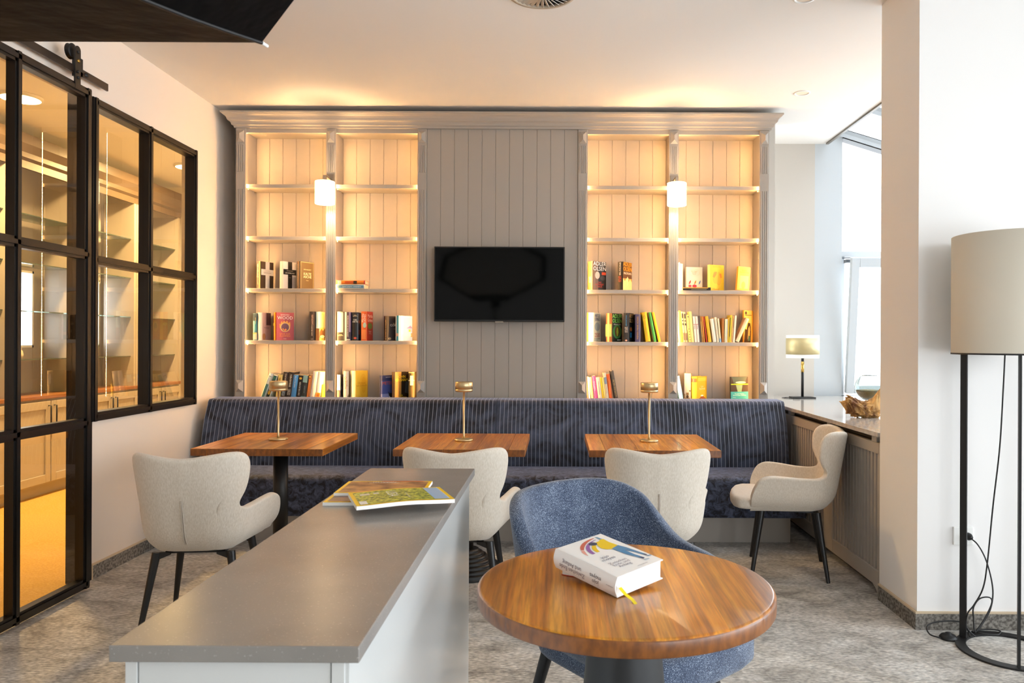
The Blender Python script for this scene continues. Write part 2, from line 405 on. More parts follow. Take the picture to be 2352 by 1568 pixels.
# window wall right of the camera and behind it
def glazed_wall(name, p0, p1, nx, axis, label):
    """frame of posts and rails with panes; p0/p1 horizontal extent; axis 'y' (x fixed) or 'x' (y fixed)"""
    fix, a, b = p0, p1[0], p1[1]
    fr = MB(); th = 0.08
    def bx(a0, a1, z0, z1, t=th):
        if axis == 'y': fr.box((fix, a0, z0), (fix + t, a1, z1))
        else: fr.box((a0, fix - t, z0), (a1, fix, z1))
    for i in range(nx + 1):
        c = a + (b - a) * i / nx; bx(c - 0.04, c + 0.04, 0, CEIL)
    bx(a, b, 0, 0.1); bx(a, b, 2.82, CEIL)
    root = struct(name, fr, M_WHITE, label=label, cat='window')
    for i in range(nx):
        c0 = a + (b - a) * i / nx + 0.04; c1 = a + (b - a) * (i + 1) / nx - 0.04; g = MB()
        if axis == 'y': g.add([(fix + 0.04, c0, 0.1), (fix + 0.04, c1, 0.1), (fix + 0.04, c1, 2.82), (fix + 0.04, c0, 2.82)], [(0, 1, 2, 3)])
        else: g.add([(c0, fix - 0.04, 0.1), (c1, fix - 0.04, 0.1), (c1, fix - 0.04, 2.82), (c0, fix - 0.04, 2.82)], [(0, 1, 2, 3)])
        g.build('pane', M_PANEW, root, fix=False)
glazed_wall('window_2', 4.5, (-3, 3.51), 4, 'y', 'tall white framed glazing along the right side of the lounge')
glazed_wall('window_3', -3.0, (1.9, 4.2), 2, 'x', 'tall white framed glazing at the far side of the lounge')
struct('wall_front', MB().box((-2.67, -3.1, 0), (1.86, -3.0, CEIL)), M_WALL, label='wall opposite the bookcases', cat='wall')
# baseboards faced with carpet
bb = MB().box((XL, 4.18, 0), (XL + 0.012, 5.6, 0.075)); o = struct('baseboard_left', bb, M_SKIRT, label='carpet skirting along the left wall', cat='baseboard')
MB().box((XL, 4.18, 0.075), (XL + 0.014, 5.6, 0.083)).box((XL, 4.172, 0), (XL + 0.014, 4.18, 0.083)).build('edge_strip', M_TRIM, o)
bb = MB().prism([(1.66, 3.498), (4.5, 3.498), (4.5, 3.51), (1.672, 3.51), (1.672, 3.91), (1.66, 3.91)], 'z', 0, 0.075); o = struct('baseboard_right', bb, M_SKIRT, label='carpet skirting around the white wall pier', cat='baseboard')
MB().prism([(1.659, 3.496), (4.5, 3.496), (4.5, 3.51), (1.672, 3.51), (1.672, 3.91), (1.659, 3.91)], 'z', 0.075, 0.083).build('edge_strip', M_TRIM, o)

# conservatory beyond the sill: gable window, glass roof edge
M_FRAME = mat('window_frame_white', '#c4cace', 0.4)
gw = MB()
GD = 6.70
gw.box((2.258, GD - 0.04, 0), (2.50, GD + 0.1, 3.16))                       # wide white post
def gbox(x0, y0, x1, y1, t=0.06):
    a, b = px(x0, y0, GD), px(x1, y1, GD); gw.box((a.x, GD - 0.02, a.z), (b.x, GD + t, b.z))
gbox(1910, 330, 1930, 950); gbox(1930, 578, 2160, 592); gbox(1930, 590, 1936, 950)
gw.prism([(2.50, 3.13), (3.9, 2.70), (3.9, 2.76), (2.50, 3.19)], 'y', GD - 0.05, GD + 0.06)
gw.box((3.85, GD - 0.02, 0), (3.95, GD + 0.06, 2.75)).box((2.5, GD - 0.02, 0), (3.9, GD + 0.06, 0.86))
o = struct('window_4', gw, M_FRAME, label='white conservatory gable window beside the niche', cat='window')
MB().add([(2.5, GD + 0.02, 0.86), (3.85, GD + 0.02, 0.86), (3.85, GD + 0.02, 2.72), (2.5, GD + 0.02, 3.13)], [(0, 1, 2, 3)]).build('pane', M_PANEW, o, fix=False)
MB().prism([(2.50, 3.118), (3.9, 2.688), (3.9, 2.70), (2.50, 3.13)], 'y', GD - 0.052, GD + 0.05).build('seal', M_BLACKM, o)
# tilted-in sash with its dark fitting
sa = empty('tilted_sash', (2.53, GD - 0.07, 0.88)); sa.parent = o
sm = MB(); SW, SH = 0.9, 1.18
sm.box((0, 0, 0), (0.07, 0.05, SH)).box((SW - 0.07, 0, 0), (SW, 0.05, SH)).box((0.07, 0, 0), (SW - 0.07, 0.05, 0.07)).box((0.07, 0, SH - 0.08), (SW - 0.07, 0.05, SH))
tl = Matrix.Rotation(R(6), 4, 'X')
s_o = sm.build('sash_frame', M_FRAME, o, 0.004); s_o.matrix_local = Matrix.Translation((2.53, GD - 0.07, 0.88)) @ tl
g_o = MB().add([(0.07, 0.025, 0.07), (SW - 0.07, 0.025, 0.07), (SW - 0.07, 0.025, SH - 0.08), (0.07, 0.025, SH - 0.08)], [(0, 1, 2, 3)]).build('sash_pane', M_PANEW, o, fix=False); g_o.matrix_local = s_o.matrix_local.copy()
bpy.data.objects.remove(sa)
MB().box((2.51, GD - 0.12, 2.02), (2.58, GD - 0.05, 2.05)).box((2.5, GD - 0.03, 2.065), (3.85, GD - 0.021, 2.075)).build('fitting', mat('fitting_grey', '#5a6068', 0.4), o)
# glass roof over the conservatory, ceiling edge trim, added side pane, floor outside
ro = MB()
for k in range(5):
    y = 4.0 + k * 0.66; ro.prism([(2.36, 3.17), (3.9, 2.70), (3.9, 2.77), (2.36, 3.24)], 'y', y, y + 0.06)
ro.box((3.85, 3.92, 2.68), (3.95, 6.7, 2.76))
ro = struct('window_5', ro, M_FRAME, label='white glass roof bars of the conservatory', cat='window')
MB().add([(2.37, 3.92, 3.2), (3.9, 3.92, 2.735), (3.9, 6.75, 2.735), (2.37, 6.75, 3.2)], [(0, 1, 2, 3)]).build('pane', M_ROOFP, ro, fix=False)
MB().add([(3.9, 3.92, 0), (3.9, 6.7, 0), (3.9, 6.7, 2.735), (3.9, 3.92, 2.735)], [(0, 1, 2, 3)]).build('side_pane', M_ROOFP, ro, fix=False)  # unseen pane, added to cut daylight from the conservatory's open side
struct('trim_1', MB().box((2.34, 3.92, 3.055), (2.362, 6.62, 3.2)), mat('dark_edge_trim', '#6d675f', 0.5), label='dark edge trim of the ceiling above the conservatory', cat='trim')

# ---------------------------------------------------------------- black steel partition: fixed window and sliding door
def steel_grid(mb, x0, x1, ys, zs, wv, wh, end_w):
    """posts at ys, rails at zs, between x0 and x1 (thin raised fillet on the room side)"""
    for i, y in enumerate(ys):
        h = end_w / 2 if i in (0, len(ys) - 1) else wv / 2
        mb.box((x0, y - h, zs[0] - wh / 2), (x1, y + h, zs[-1] + wh / 2)).box((x1, y - h * 0.45, zs[0] - wh / 2), (x1 + 0.008, y + h * 0.45, zs[-1] + wh / 2))
    for z in zs:
        mb.box((x0, ys[0], z - wh / 2), (x1, ys[-1], z + wh / 2)).box((x1, ys[0], z - wh * 0.22), (x1 + 0.008, ys[-1], z + wh * 0.22))
def grid_panes(parent, x, ys, zs, m):
    for i in range(len(ys) - 1):
        for j in range(len(zs) - 1):
            MB().add([(x, ys[i], zs[j]), (x, ys[i + 1], zs[j]), (x, ys[i + 1], zs[j + 1]), (x, ys[i], zs[j + 1])], [(0, 1, 2, 3)]).build('pane', m, parent, fix=False)
wf = MB(); WYS = [4.19, 4.757, 5.345]; WZS = [0.895, 1.765, 2.635]
steel_grid(wf, -2.62, -2.555, WYS, WZS, 0.05, 0.05, 0.05)
wf.box((-2.66, 4.105, 0), (-2.56, 4.173, 2.66))                                   # jamb post down to the floor
wo = struct('window_1', wf, M_BLACK, label='fixed interior window in black steel frame with four panes', cat='window')
grid_panes(wo, -2.585, WYS, WZS, M_PANE)
df = MB(); DYS = [2.935, 3.457, 3.972]; DZS = [0.045, 0.887, 1.768, 2.612]
steel_grid(df, -2.505, -2.463, DYS, DZS, 0.046, 0.05, 0.056)
do = struct('door_1', df, M_BLACK, label='black steel sliding glass door with six panes', cat='door')
grid_panes(do, -2.485, DYS, DZS, M_PANE)
for y in (3.87, 3.02):                                                            # hangers running on the rail
    hg = MB(); hg.box((-2.462, y - 0.022, 2.60), (-2.454, y + 0.022, 2.80))
    hg.prism([(y + 0.022 * math.cos(PI * k / 8), 2.80 + 0.022 * math.sin(PI * k / 8)) for k in range(9)], 'x', -2.462, -2.454)
    h = hg.build('hanger_strap', M_BLACK, do)
    wm = MB(); wm.lathe([(0.0, -0.012), (0.03, -0.012), (0.04, -0.01), (0.03, 0), (0.04, 0.01), (0.03, 0.012), (0, 0.012)], 24)
    wv = wm.build('wheel', M_BLACKM, h); wv.matrix_local = Matrix.Translation((-2.49, y, 2.795)) @ Matrix.Rotation(R(90), 4, 'Y')
    for zz, mm in ((2.79, M_BLACKM), (2.745, M_BRASS), (2.69, M_BLACKM), (2.66, M_BLACKM)):
        MB().lathe([(0, 0.006), (0.008, 0.006), (0.008, 0)], 10).build('bolt', mm, h).matrix_local = Matrix.Translation((-2.454, y, zz)) @ Matrix.Rotation(R(90), 4, 'Y')
rl = empty('sliding_rail', (XL, 3.4, 2.735)); tag(rl, 'black flat steel sliding rail above the glass door', 'rail')
MB().box((0.035, -0.9, -0.02), (0.045, 0.85, 0.02)).build('bar', mat('dark_bronze_steel', '#2a211b', 0.4), rl)
for y in (-0.7, -0.1, 0.65):
    MB().lathe([(0.011, -0.055), (0.011, 0.006), (0, 0.006)], 12).build('spacer', M_BLACKM, rl).matrix_local = Matrix.Translation((0.047, y, 0)) @ Matrix.Rotation(R(90), 4, 'Y')
MB().box((0.03, 0.555, -0.035), (0.075, 0.575, 0.055)).box((0.06, 0.535, -0.035), (0.075, 0.575, -0.015)).build('end_stop', M_BLACKM, rl)

# ---------------------------------------------------------------- adjoining room seen through the glass
struct('floor_adjacent', MB().box((-5.0, 1.5, -0.05), (-2.62, 9.2, 0)), M_CARPETY, label='ochre carpet floor of the adjoining room', cat='floor')
struct('ceiling_adjacent', MB().box((-5.0, 1.5, CEIL), (-2.67, 9.2, CEIL + 0.1)), M_CEIL, label='ceiling of the adjoining room', cat='ceiling')
struct('wall_adjacent_end', MB().box((-5.0, 9.1, 0), (-2.67, 9.2, CEIL)).box((-5.0, 1.4, 0), (-2.67, 1.5, CEIL)).box((XLO - 0.1, 6.66, 0), (XLO, 9.2, CEIL)), M_GREIGE, label='end walls of the adjoining room', cat='wall')
AX = -4.33
aw = MB(); wins = [(6.48, 6.80), (7.50, 7.78)]; xs0, xs1 = AX - 0.47, AX - 0.37; prev = 1.5
for a, b in wins:
    aw.box((xs0, prev, 0), (xs1, a, CEIL)).box((xs0, a, 0), (xs1, b, 1.25)).box((xs0, a, 1.93), (xs1, b, CEIL)); prev = b
aw.box((xs0, prev, 0), (xs1, 9.2, CEIL))
struct('wall_adjacent', aw, M_CASE, label='grey-beige far wall of the adjoining room with two small windows', cat='wall')
for n, (a, b) in enumerate(wins):
    f = MB().box((xs0, a, 1.25), (xs1, a + 0.02, 1.93)).box((xs0, b - 0.02, 1.25), (xs1, b, 1.93)).box((xs0, a, 1.25), (xs1, b, 1.27)).box((xs0, a, 1.91), (xs1, b, 1.93)).box((xs0 + .04, (a + b) / 2 - .006, 1.27), (xs0 + .06, (a + b) / 2 + .006, 1.91))
    o = struct('window_%d' % (6 + n), f, M_WHITE, label='small bright window in the adjoining room, %s of the two' % ('nearer the sliding door' if n == 0 else 'farther from the sliding door'), cat='window')
    MB().add([(xs0 + .05, a, 1.25), (xs0 + .05, b, 1.25), (xs0 + .05, b, 1.93), (xs0 + .05, a, 1.93)], [(0, 1, 2, 3)]).build('pane', M_PANEW, o, fix=False)
# low cabinets with panel doors
def base_cabinet(y0, y1, label):
    r = empty('base_cabinet', (AX, (y0 + y1) / 2, 0)); tag(r, label, 'cabinet', 'low cabinets in the adjoining room')
    w2 = (y1 - y0) / 2
    MB().box((-0.35, -w2, 0.09), (-0.02, w2, 0.82)).box((-0.35, -w2, 0), (-0.06, w2, 0.09)).build('body', M_CASE, r)
    for sgn in (-1, 1):
        a, b = (0.006, w2 - 0.006) if sgn > 0 else (-w2 + 0.006, -0.006)
        d = MB().box((-0.02, a, 0.11), (0, b, 0.80))
        d.box((0, a, 0.11), (0.012, a + 0.06, 0.80)).box((0, b - 0.06, 0.11), (0.012, b, 0.80)).box((0, a + .06, 0.11), (0.012, b - .06, 0.18)).box((0, a + .06, 0.73), (0.012, b - .06, 0.80))
        dd = d.build('door', M_CASE, r, 0.004)
        hy = a + 0.03 if sgn > 0 else b - 0.03
        MB().tube([(0.012, hy, 0.60), (0.035, hy, 0.60), (0.035, hy, 0.76), (0.012, hy, 0.76)], 0.006, 6).build('handle', M_BLACKM, dd)
    return r
base_cabinet(5.12, 6.02, 'low panelled cabinet in the adjoining room before the small windows')
base_cabinet(6.02, 6.92, 'low panelled cabinet in the adjoining room under the first small window')
base_cabinet(6.92, 7.82, 'low panelled cabinet in the adjoining room under the second small window')
base_cabinet(7.82, 8.72, 'low panelled cabinet in the adjoining room beyond the small windows')
tag(MB().box((AX - 0.35, 5.1, 0.82), (AX + 0.015, 8.74, 0.85)).build('worktop', mat('dark_worktop', '#8a5a34', 0.35), None, 0.003), 'brown wooden worktop on the low cabinets of the adjoining room', 'worktop')
co = MB(); prof = [(0, 2.72), (0.03, 2.72), (0.03, 2.78), (0.06, 2.80), (0.06, 2.84), (0.10, 2.90), (0.10, 2.98), (0, 2.98)]
co.prism([(AX - 0.05 + a, z) for a, z in prof], 'y', 5.1, 8.74)
tag(co.build('cornice', mat('brown_cornice', '#5e4e3e', 0.4), None), 'moulded brown cornice above the glass shelves of the adjoining room', 'cornice')
M_GSH = mat('green_glass_edge', '#7d9a90', 0.05, trans=0.9)
for y0, t in ((5.12, 'before the small windows'), (6.02, 'around the first small window'), (6.92, 'around the second small window'), (7.82, 'beyond the small windows')):
    u = empty('display_shelves', (AX, y0, 0.85)); tag(u, 'open display unit with four glass shelves ' + t, 'shelf unit', 'display units of the adjoining room')
    for q in (0.004, 0.861): MB().box((-0.33, q, 0), (-0.02, q + 0.035, 1.87)).build('upright', M_CASE, u)
    for z in (0.30, 0.70, 1.10, 1.50): MB().box((-0.32, 0.04, z), (-0.05, 0.86, z + 0.008)).build('glass_shelf', M_GSH, u)
for k, (y, z, r, h, c) in enumerate(((6.25, 1.1585, .035, .12, '#b5422a'), (6.38, 1.1585, .03, .09, '#d8cbb4'), (7.2, 1.5585, .04, .14, '#d9d4c8'), (8.0, 1.5585, .035, .16, '#efeade'), (7.1, 1.1585, .04, .1, '#7d3a22'), (8.2, 1.1585, .04, .13, '#caa26a'))):
    tag(MB().lathe([(0, 0), (r * .7, 0), (r, h * .35), (r * .75, h * .75), (r * .45, h * .85), (r * .55, h), (0, h)], 20, (AX - .2, y, z)).build('vase', flat(c)), ['small brick-red vase', 'small sand vase', 'pale grey vase', 'tall ivory vase', 'dark brown vase', 'ochre vase'][k] + ' on a glass shelf of the adjoining room', 'vase')
# round ceiling light and small spots of the adjoining room
cl = empty('ceiling_light', (-3.87, 5.45, CEIL)); tag(cl, 'round glowing ceiling light in the adjoining room', 'ceiling light')
MB().lathe([(0.14, 0), (0.14, -0.02), (0.125, -0.022)], 32).build('rim', M_WHITE, cl)
MB().lathe([(0.125, -0.02), (0.08, -0.026), (0.0, -0.028)], 32).build('diffuser', M_DISC, cl)
for (x, y) in ((-3.7, 7.6),):
    c2 = copy_tree(cl); c2.location = (x, y, CEIL)
    c2['label'] = 'round glowing ceiling light %s in the adjoining room' % ('deep' if y > 6 else 'beside the sliding door'); c2['group'] = 'ceiling lights of the adjoining room'
cl['group'] = 'ceiling lights of the adjoining room'
cl['label'] = 'round glowing ceiling light seen through the sliding door, middle one of the adjoining room'
for i, (x, y) in enumerate(((-3.87, 5.45), (-3.7, 7.6))):
    l = bpy.data.lights.new('room_lamp', 'AREA'); l.shape = 'DISK'; l.size = 0.24; l.energy = 100; l.color = (1.0, 0.64, 0.25)
    lo = bpy.data.objects.new('room_lamp', l); lo.location = (x, y, CEIL - 0.032); COL.objects.link(lo)

# ---------------------------------------------------------------- bookcases, panelling and cornice
K = DB / FPX
PIL = [(540, 562), (747, 769.5), (957, 978), (1326, 1348), (1535, 1557), (1743, 1765)]
PIL = [((a - CX) * K, (b - CX) * K) for a, b in PIL]
SHZ = [2.508, 2.113, 1.718, 1.323, 0.862]
TOPZ = 2.925
def pilaster(parent, a, b):
    w = b - a; c = (a + b) / 2
    m = MB().box((a, DB, 0), (b, DB + 0.02, TOPZ))
    for z0, z1 in ((2.595, 2.80), (1.02, 2.465)):
        for k in (-1.5, -0.5, 0.5, 1.5):
            m.box((c + k * 0.0145 - 0.0052, DB - 0.005, z0), (c + k * 0.0145 + 0.0052, DB, z1))
    p = m.build('pilaster', M_CASE, parent, 0.0018, 1)
    for zc in (2.862, 0.978):
        h = 0.044; q = 0.026
        ro = MB().box((c - q, DB - 0.006, zc - h), (c + q, DB, zc + h))
        ro.add([(c - q, DB - .006, zc - h), (c + q, DB - .006, zc - h), (c + q, DB - .006, zc + h), (c - q, DB - .006, zc + h), (c, DB - .028, zc - h + q * 1.05), (c, DB - .028, zc + h - q * 1.05)],
               [(0, 1, 4), (1, 2, 5, 4), (2, 3, 5), (3, 0, 4, 5)])
        ro.build('rosette', M_CASE, p, fix=False)
    return p
PLANKS = {}
def plank_row(parent, x0, x1, n, y, z0, z1, th=0.012):
    w = (x1 - x0) / n; key = (round(w, 4), round(z1 - z0, 3))
    if key not in PLANKS:
        g = 0.0028; poly = [(0, th), (0, 0.004), (g, 0), (w - g, 0), (w, 0.004), (w, th)]
        PLANKS[key] = MB().prism(poly, 'z', 0, z1 - z0).mesh('plank', M_CASE)
    for i in range(n):
        o = bpy.data.objects.new('plank', PLANKS[key]); link(o, parent); o.location = (x0 + i * w, y, z0)
def bookcase(ids, label):
    r = empty('bookcase', (0, 0, 0)); tag(r, label, 'bookcase', 'lit bookcases on the back wall')
    for i in ids: pilaster(r, *PIL[i])
    for i in ids:
        a, b = PIL[i]; MB().box((a + .010, DB + 0.02, 0), (b - .010, DK + 0.04, TOPZ)).build('side_panel', M_CASE, r)
    for i in ids[:-1]:
        x0, x1 = PIL[i][1] - .010, PIL[i + 1][0] + .010
        plank_row(r, x0, x1, 6, DK, 0.1, TOPZ)
        MB().box((x0, DB + 0.012, 2.893), (x1, DB + 0.03, TOPZ)).build('top_rail', M_CASE, r)
        MB().box((x0, DB + 0.03, 2.905), (x1, DK, TOPZ)).build('top_board', M_CASE, r)
        MB().box((x0, DB + 0.02, 0), (x1, DB + 0.04, 0.82)).build('lower_front', M_CASE, r)
        for z in SHZ: MB().box((x0 + .001, DB + 0.034, z - 0.028), (x1 - .001, DK, z)).build('shelf', M_CASE, r, 0.002, 1)
        for sgn, xx in ((1, x0), (-1, x1)):
            MB().box((xx, DB + 0.0215, 0.88), (xx + sgn * 0.004, DB + 0.0325, 2.89)).build('led_strip', M_LED, r)
            for z in SHZ[:4]:
                for yy in (DB + 0.06, DK - 0.035): MB().box((xx, yy, z - 0.036), (xx + sgn * 0.012, yy + 0.012, z - 0.0285)).build('shelf_pin', M_STEEL, r)
    return r
bookcase([0, 1, 2], 'grey-beige fluted bookcase with warm lit shelves beside the black glazed partition')
bookcase([3, 4, 5], 'grey-beige fluted bookcase with warm lit shelves beside the window niche')
wp = empty('panelling', (0, 0, 0)); tag(wp, 'grey tongue-and-groove panelling behind the television', 'panelling')
plank_row(wp, PIL[2][1], PIL[3][0], 11, DB + 0.012, 0.0, TOPZ)
MB().box((PIL[2][1], DB + 0.026, 0), (PIL[3][0], DK, TOPZ)).build('backing', M_CASE, wp)
# cornice, mitred round both ends
cprof = [(0.0, 2.925), (0.012, 2.925), (0.014, 2.938), (0.026, 2.944), (0.028, 2.956), (0.034, 2.966), (0.046, 2.972), (0.050, 2.980), (0.052, 2.990), (0.060, 3.002), (0.074, 3.010), (0.078, 3.016), (0.085, 3.020), (0.085, 3.032), (0.0, 3.032)]
cm = MB(); X0, X1 = PIL[0][0], PIL[5][1]; n = len(cprof); vs = []
for (p, z) in cprof: vs += [(X0 - p, DK + 0.04, z), (X0 - p, DB - p, z), (X1 + p, DB - p, z), (X1 + p, DK + 0.04, z)]
fs = []
for i in range(n - 1):
    for k in range(3): fs.append((i * 4 + k, i * 4 + k + 1, i * 4 + 4 + k + 1, i * 4 + 4 + k))
fs.append(tuple(i * 4 for i in range(n))); fs.append(tuple(i * 4 + 3 for i in reversed(range(n))))
fs.append((0, 3, 2, 1)) ; fs.append(((n - 1) * 4, (n - 1) * 4 + 1, (n - 1) * 4 + 2, (n - 1) * 4 + 3))
cm.add(vs, fs)
tag(cm.build('crown_cornice', M_CASE), 'moulded grey-beige cornice running across both bookcases', 'cornice')

# television
tv = empty('television', (-0.4335, DB + 0.012, 1.749)); tag(tv, 'black flat television screen on the grey panelling', 'television')
MB().box((-0.3, -0.045, -0.18), (0.3, 0.0, 0.18)).build('wall_mount', M_BLACKM, tv)
MB().box((-0.487, -0.09, -0.279), (0.487, -0.045, 0.279)).build('housing', M_BLACKM, tv, 0.004)
MB().add([(-0.478, -0.0905, -0.266), (0.478, -0.0905, -0.266), (0.478, -0.0905, 0.270), (-0.478, -0.0905, 0.270)], [(0, 1, 2, 3)]).build('screen', mat('dark_screen', '#030404', 0.06, spec=0.18), tv, fix=False)
MB().box((-0.03, -0.092, -0.286), (0.03, -0.05, -0.277)).build('logo_bar', M_STEEL, tv)

# wall sconces on the middle pilasters
def sconce(x, label):
    r = empty('wall_sconce', (x, DB - 0.006, 2.41)); tag(r, label, 'wall lamp', 'lit wall sconces on the pilasters')
    MB().box((-0.03, -0.014, 0.075), (0.03, 0, 0.165)).build('back_plate', M_STEEL, r, 0.002)
    MB().box((-0.012, -0.14, 0.115), (0.012, -0.014, 0.13)).box((-0.012, -0.152, 0.085), (0.012, -0.128, 0.13)).build('arm', M_STEEL, r, 0.002)
    MB().lathe([(0, 0.088), (0.02, 0.085), (0.024, 0.07), (0, 0.07)], 20, (0, -0.14, 0)).build('holder', M_STEEL, r)
    MB().lathe([(0.066, -0.083), (0.070, -0.081), (0.070, 0.081), (0.066, 0.083), (0.064, 0.08), (0.064, -0.08), (0.066, -0.083)], 40, (0, -0.14, 0)).build('shade', M_SHADE, r)
    l = bpy.data.lights.new('sconce_bulb', 'POINT'); l.energy = 11; l.color = (1.0, 0.67, 0.37); l.shadow_soft_size = 0.025
    lo = bpy.data.objects.new('sconce_bulb', l); link(lo, r); lo.location = (0, -0.14, -0.04)
for i, t in ((1, 'lit drum wall sconce on the bookcase nearest the glazed partition'), (4, 'lit drum wall sconce on the bookcase nearest the window niche')):
    sconce((PIL[i][0] + PIL[i][1]) / 2, t)

# ceiling fittings
vd = empty('ceiling_vent', (-0.085, 3.785, CEIL)); tag(vd, 'round swirl air diffuser with radial blades in the ceiling', 'vent')
MB().lathe([(0.172, 0.0), (0.172, -0.012), (0.150, -0.014), (0.150, 0.0)], 48).build('rim', mat('vent_rim', '#b7a792', 0.5), vd)
MB().lathe([(0.151, -0.002), (0, -0.002)], 40).build('backing', M_BLACKM, vd)
bl = MB().box((-0.008, 0.03, -0.001), (0.008, 0.151, 0.001)).mesh('blade', mat('vent_blade', '#d8cfc2', 0.5))
for k in range(32):
    o = bpy.data.objects.new('blade', bl); link(o, vd); o.matrix_local = Matrix.Rotation(2 * PI * k / 32, 4, 'Z') @ Matrix.Translation((0, 0, -0.009)) @ Matrix.Rotation(R(32), 4, 'Y')
for (p, q, t) in ((1842, 214, 'recessed white ceiling spot above the niche side of the bookcase'), (1848, -4, 'recessed white ceiling spot in the open ceiling, towards the seating')):
    y = (CEIL - CZ) * FPX / (CY - (q - _e * (p - 1176))); v = px(p, q, y)
    d = empty('recessed_spot', (v.x, y, CEIL)); tag(d, t, 'ceiling spot', 'recessed ceiling spots')
    MB().lathe([(0.058, 0), (0.056, -0.004), (0.045, -0.005), (0.042, 0.0)], 32).build('ring', M_WHITE, d)
    MB().lathe([(0.043, -0.001), (0.0, -0.0015)], 24).build('lens', mat('spot_lens', '#f3e3cf', 0.3), d)

# ---------------------------------------------------------------- books
def book_shell(root, W, T, H, c_cover, c_spine, c_pages, hard=True):
    """spine on the plane x = 0, front cover faces -y, back cover +y; foot at z = 0"""
    th = 0.0022 if hard else 0.0008; ins = 0.004 if hard else 0.0006
    MB().box((0, -T / 2, 0), (W, -T / 2 + th, H)).build('front_cover', c_cover, root)
    MB().box((0, T / 2 - th, 0), (W, T / 2, H)).build('back_cover', c_cover, root)
    n = 6; arc = [(-0.10 * T * math.sin(PI * k / n), -T / 2 + T * k / n) for k in range(n + 1)]
    MB().prism(arc + [(th, T / 2), (th, -T / 2)], 'z', 0, H).build('spine', c_spine, root)
    MB().box((th, -T / 2 + th, ins), (W - ins, T / 2 - th, H - ins)).build('page_block', c_pages, root)

def decorate(root, W, T, H, deco):
    eps = 0.0006
    for d in deco:
        face, kind = d[0], d[1]
        if face == 'C': o, u, v, fw = Vector((0, -T / 2 - eps, 0)), Vector((1, 0, 0)), Vector((0, 0, 1)), W
        elif face == 'S': o, u, v, fw = Vector((-0.10 * T - eps, T / 2, 0)), Vector((0, -1, 0)), Vector((0, 0, 1)), T
        if kind == 'r':
            u0, v0, u1, v1, c = d[2:7]; lay = d[7] if len(d) > 7 else 0
            f = frame(u, v, o + u.cross(v) * (0.0002 * lay))
            poly_on(f, [(u0 * fw, v0 * H), (u1 * fw, v0 * H), (u1 * fw, v1 * H), (u0 * fw, v1 * H)], flat(c), root, 'cover_print' if face == 'C' else 'spine_print')
        elif kind == 'e':                                   # ellipse or ring: uc, vc, ru, rv, colour, layer, inner ratio
            uc, vc, ru, rv, c = d[2:7]; lay = d[7] if len(d) > 7 else 0; inner = d[8] if len(d) > 8 else 0
            f = frame(u, v, o + u.cross(v) * (0.0002 * lay + 0.0001)); N_ = 20
            pts = [(uc * fw + ru * fw * math.cos(2 * PI * k / N_), vc * H + rv * H * math.sin(2 * PI * k / N_)) for k in range(N_)]
            if not inner: poly_on(f, pts, flat(c), root, 'cover_print')
            else:
                pin = [(uc * fw + inner * ru * fw * math.cos(2 * PI * k / N_), vc * H + inner * rv * H * math.sin(2 * PI * k / N_)) for k in range(N_)]
                me = bpy.data.meshes.new('cover_print'); me.from_pydata([tuple(f @ Vector((a, b, 0))) for a, b in pts + pin], [], [(k, (k + 1) % N_, N_ + (k + 1) % N_, N_ + k) for k in range(N_)])
                me.materials.append(flat(c)); link(bpy.data.objects.new('cover_print', me), root)
        elif kind == 'p':                                   # free polygon in u, v
            pts, c = d[2:4]; lay = d[4] if len(d) > 4 else 0
            poly_on(frame(u, v, o + u.cross(v) * (0.0002 * lay + 0.0001)), [(a * fw, b * H) for a, b in pts], flat(c), root, 'cover_print')
        elif kind == 't':                                   # text: string, uc, vc, w, h, colour, turn
            s, uc, vc, tw, thh, c = d[2:8]; turn = d[8] if len(d) > 8 else 0
            ctr = o + u * (uc * fw) + v * (vc * H) + u.cross(v) * 0.0011
            if turn == 90: f = frame(v, -u, ctr); w_, h_ = tw * H, thh * fw
            elif turn == -90: f = frame(-v, u, ctr); w_, h_ = tw * H, thh * fw
            else: f = frame(u, v, ctr); w_, h_ = tw * fw, thh * H
            text(s, f, w_, h_, flat(c), root, 'title_lettering' if face == 'C' else 'spine_lettering')

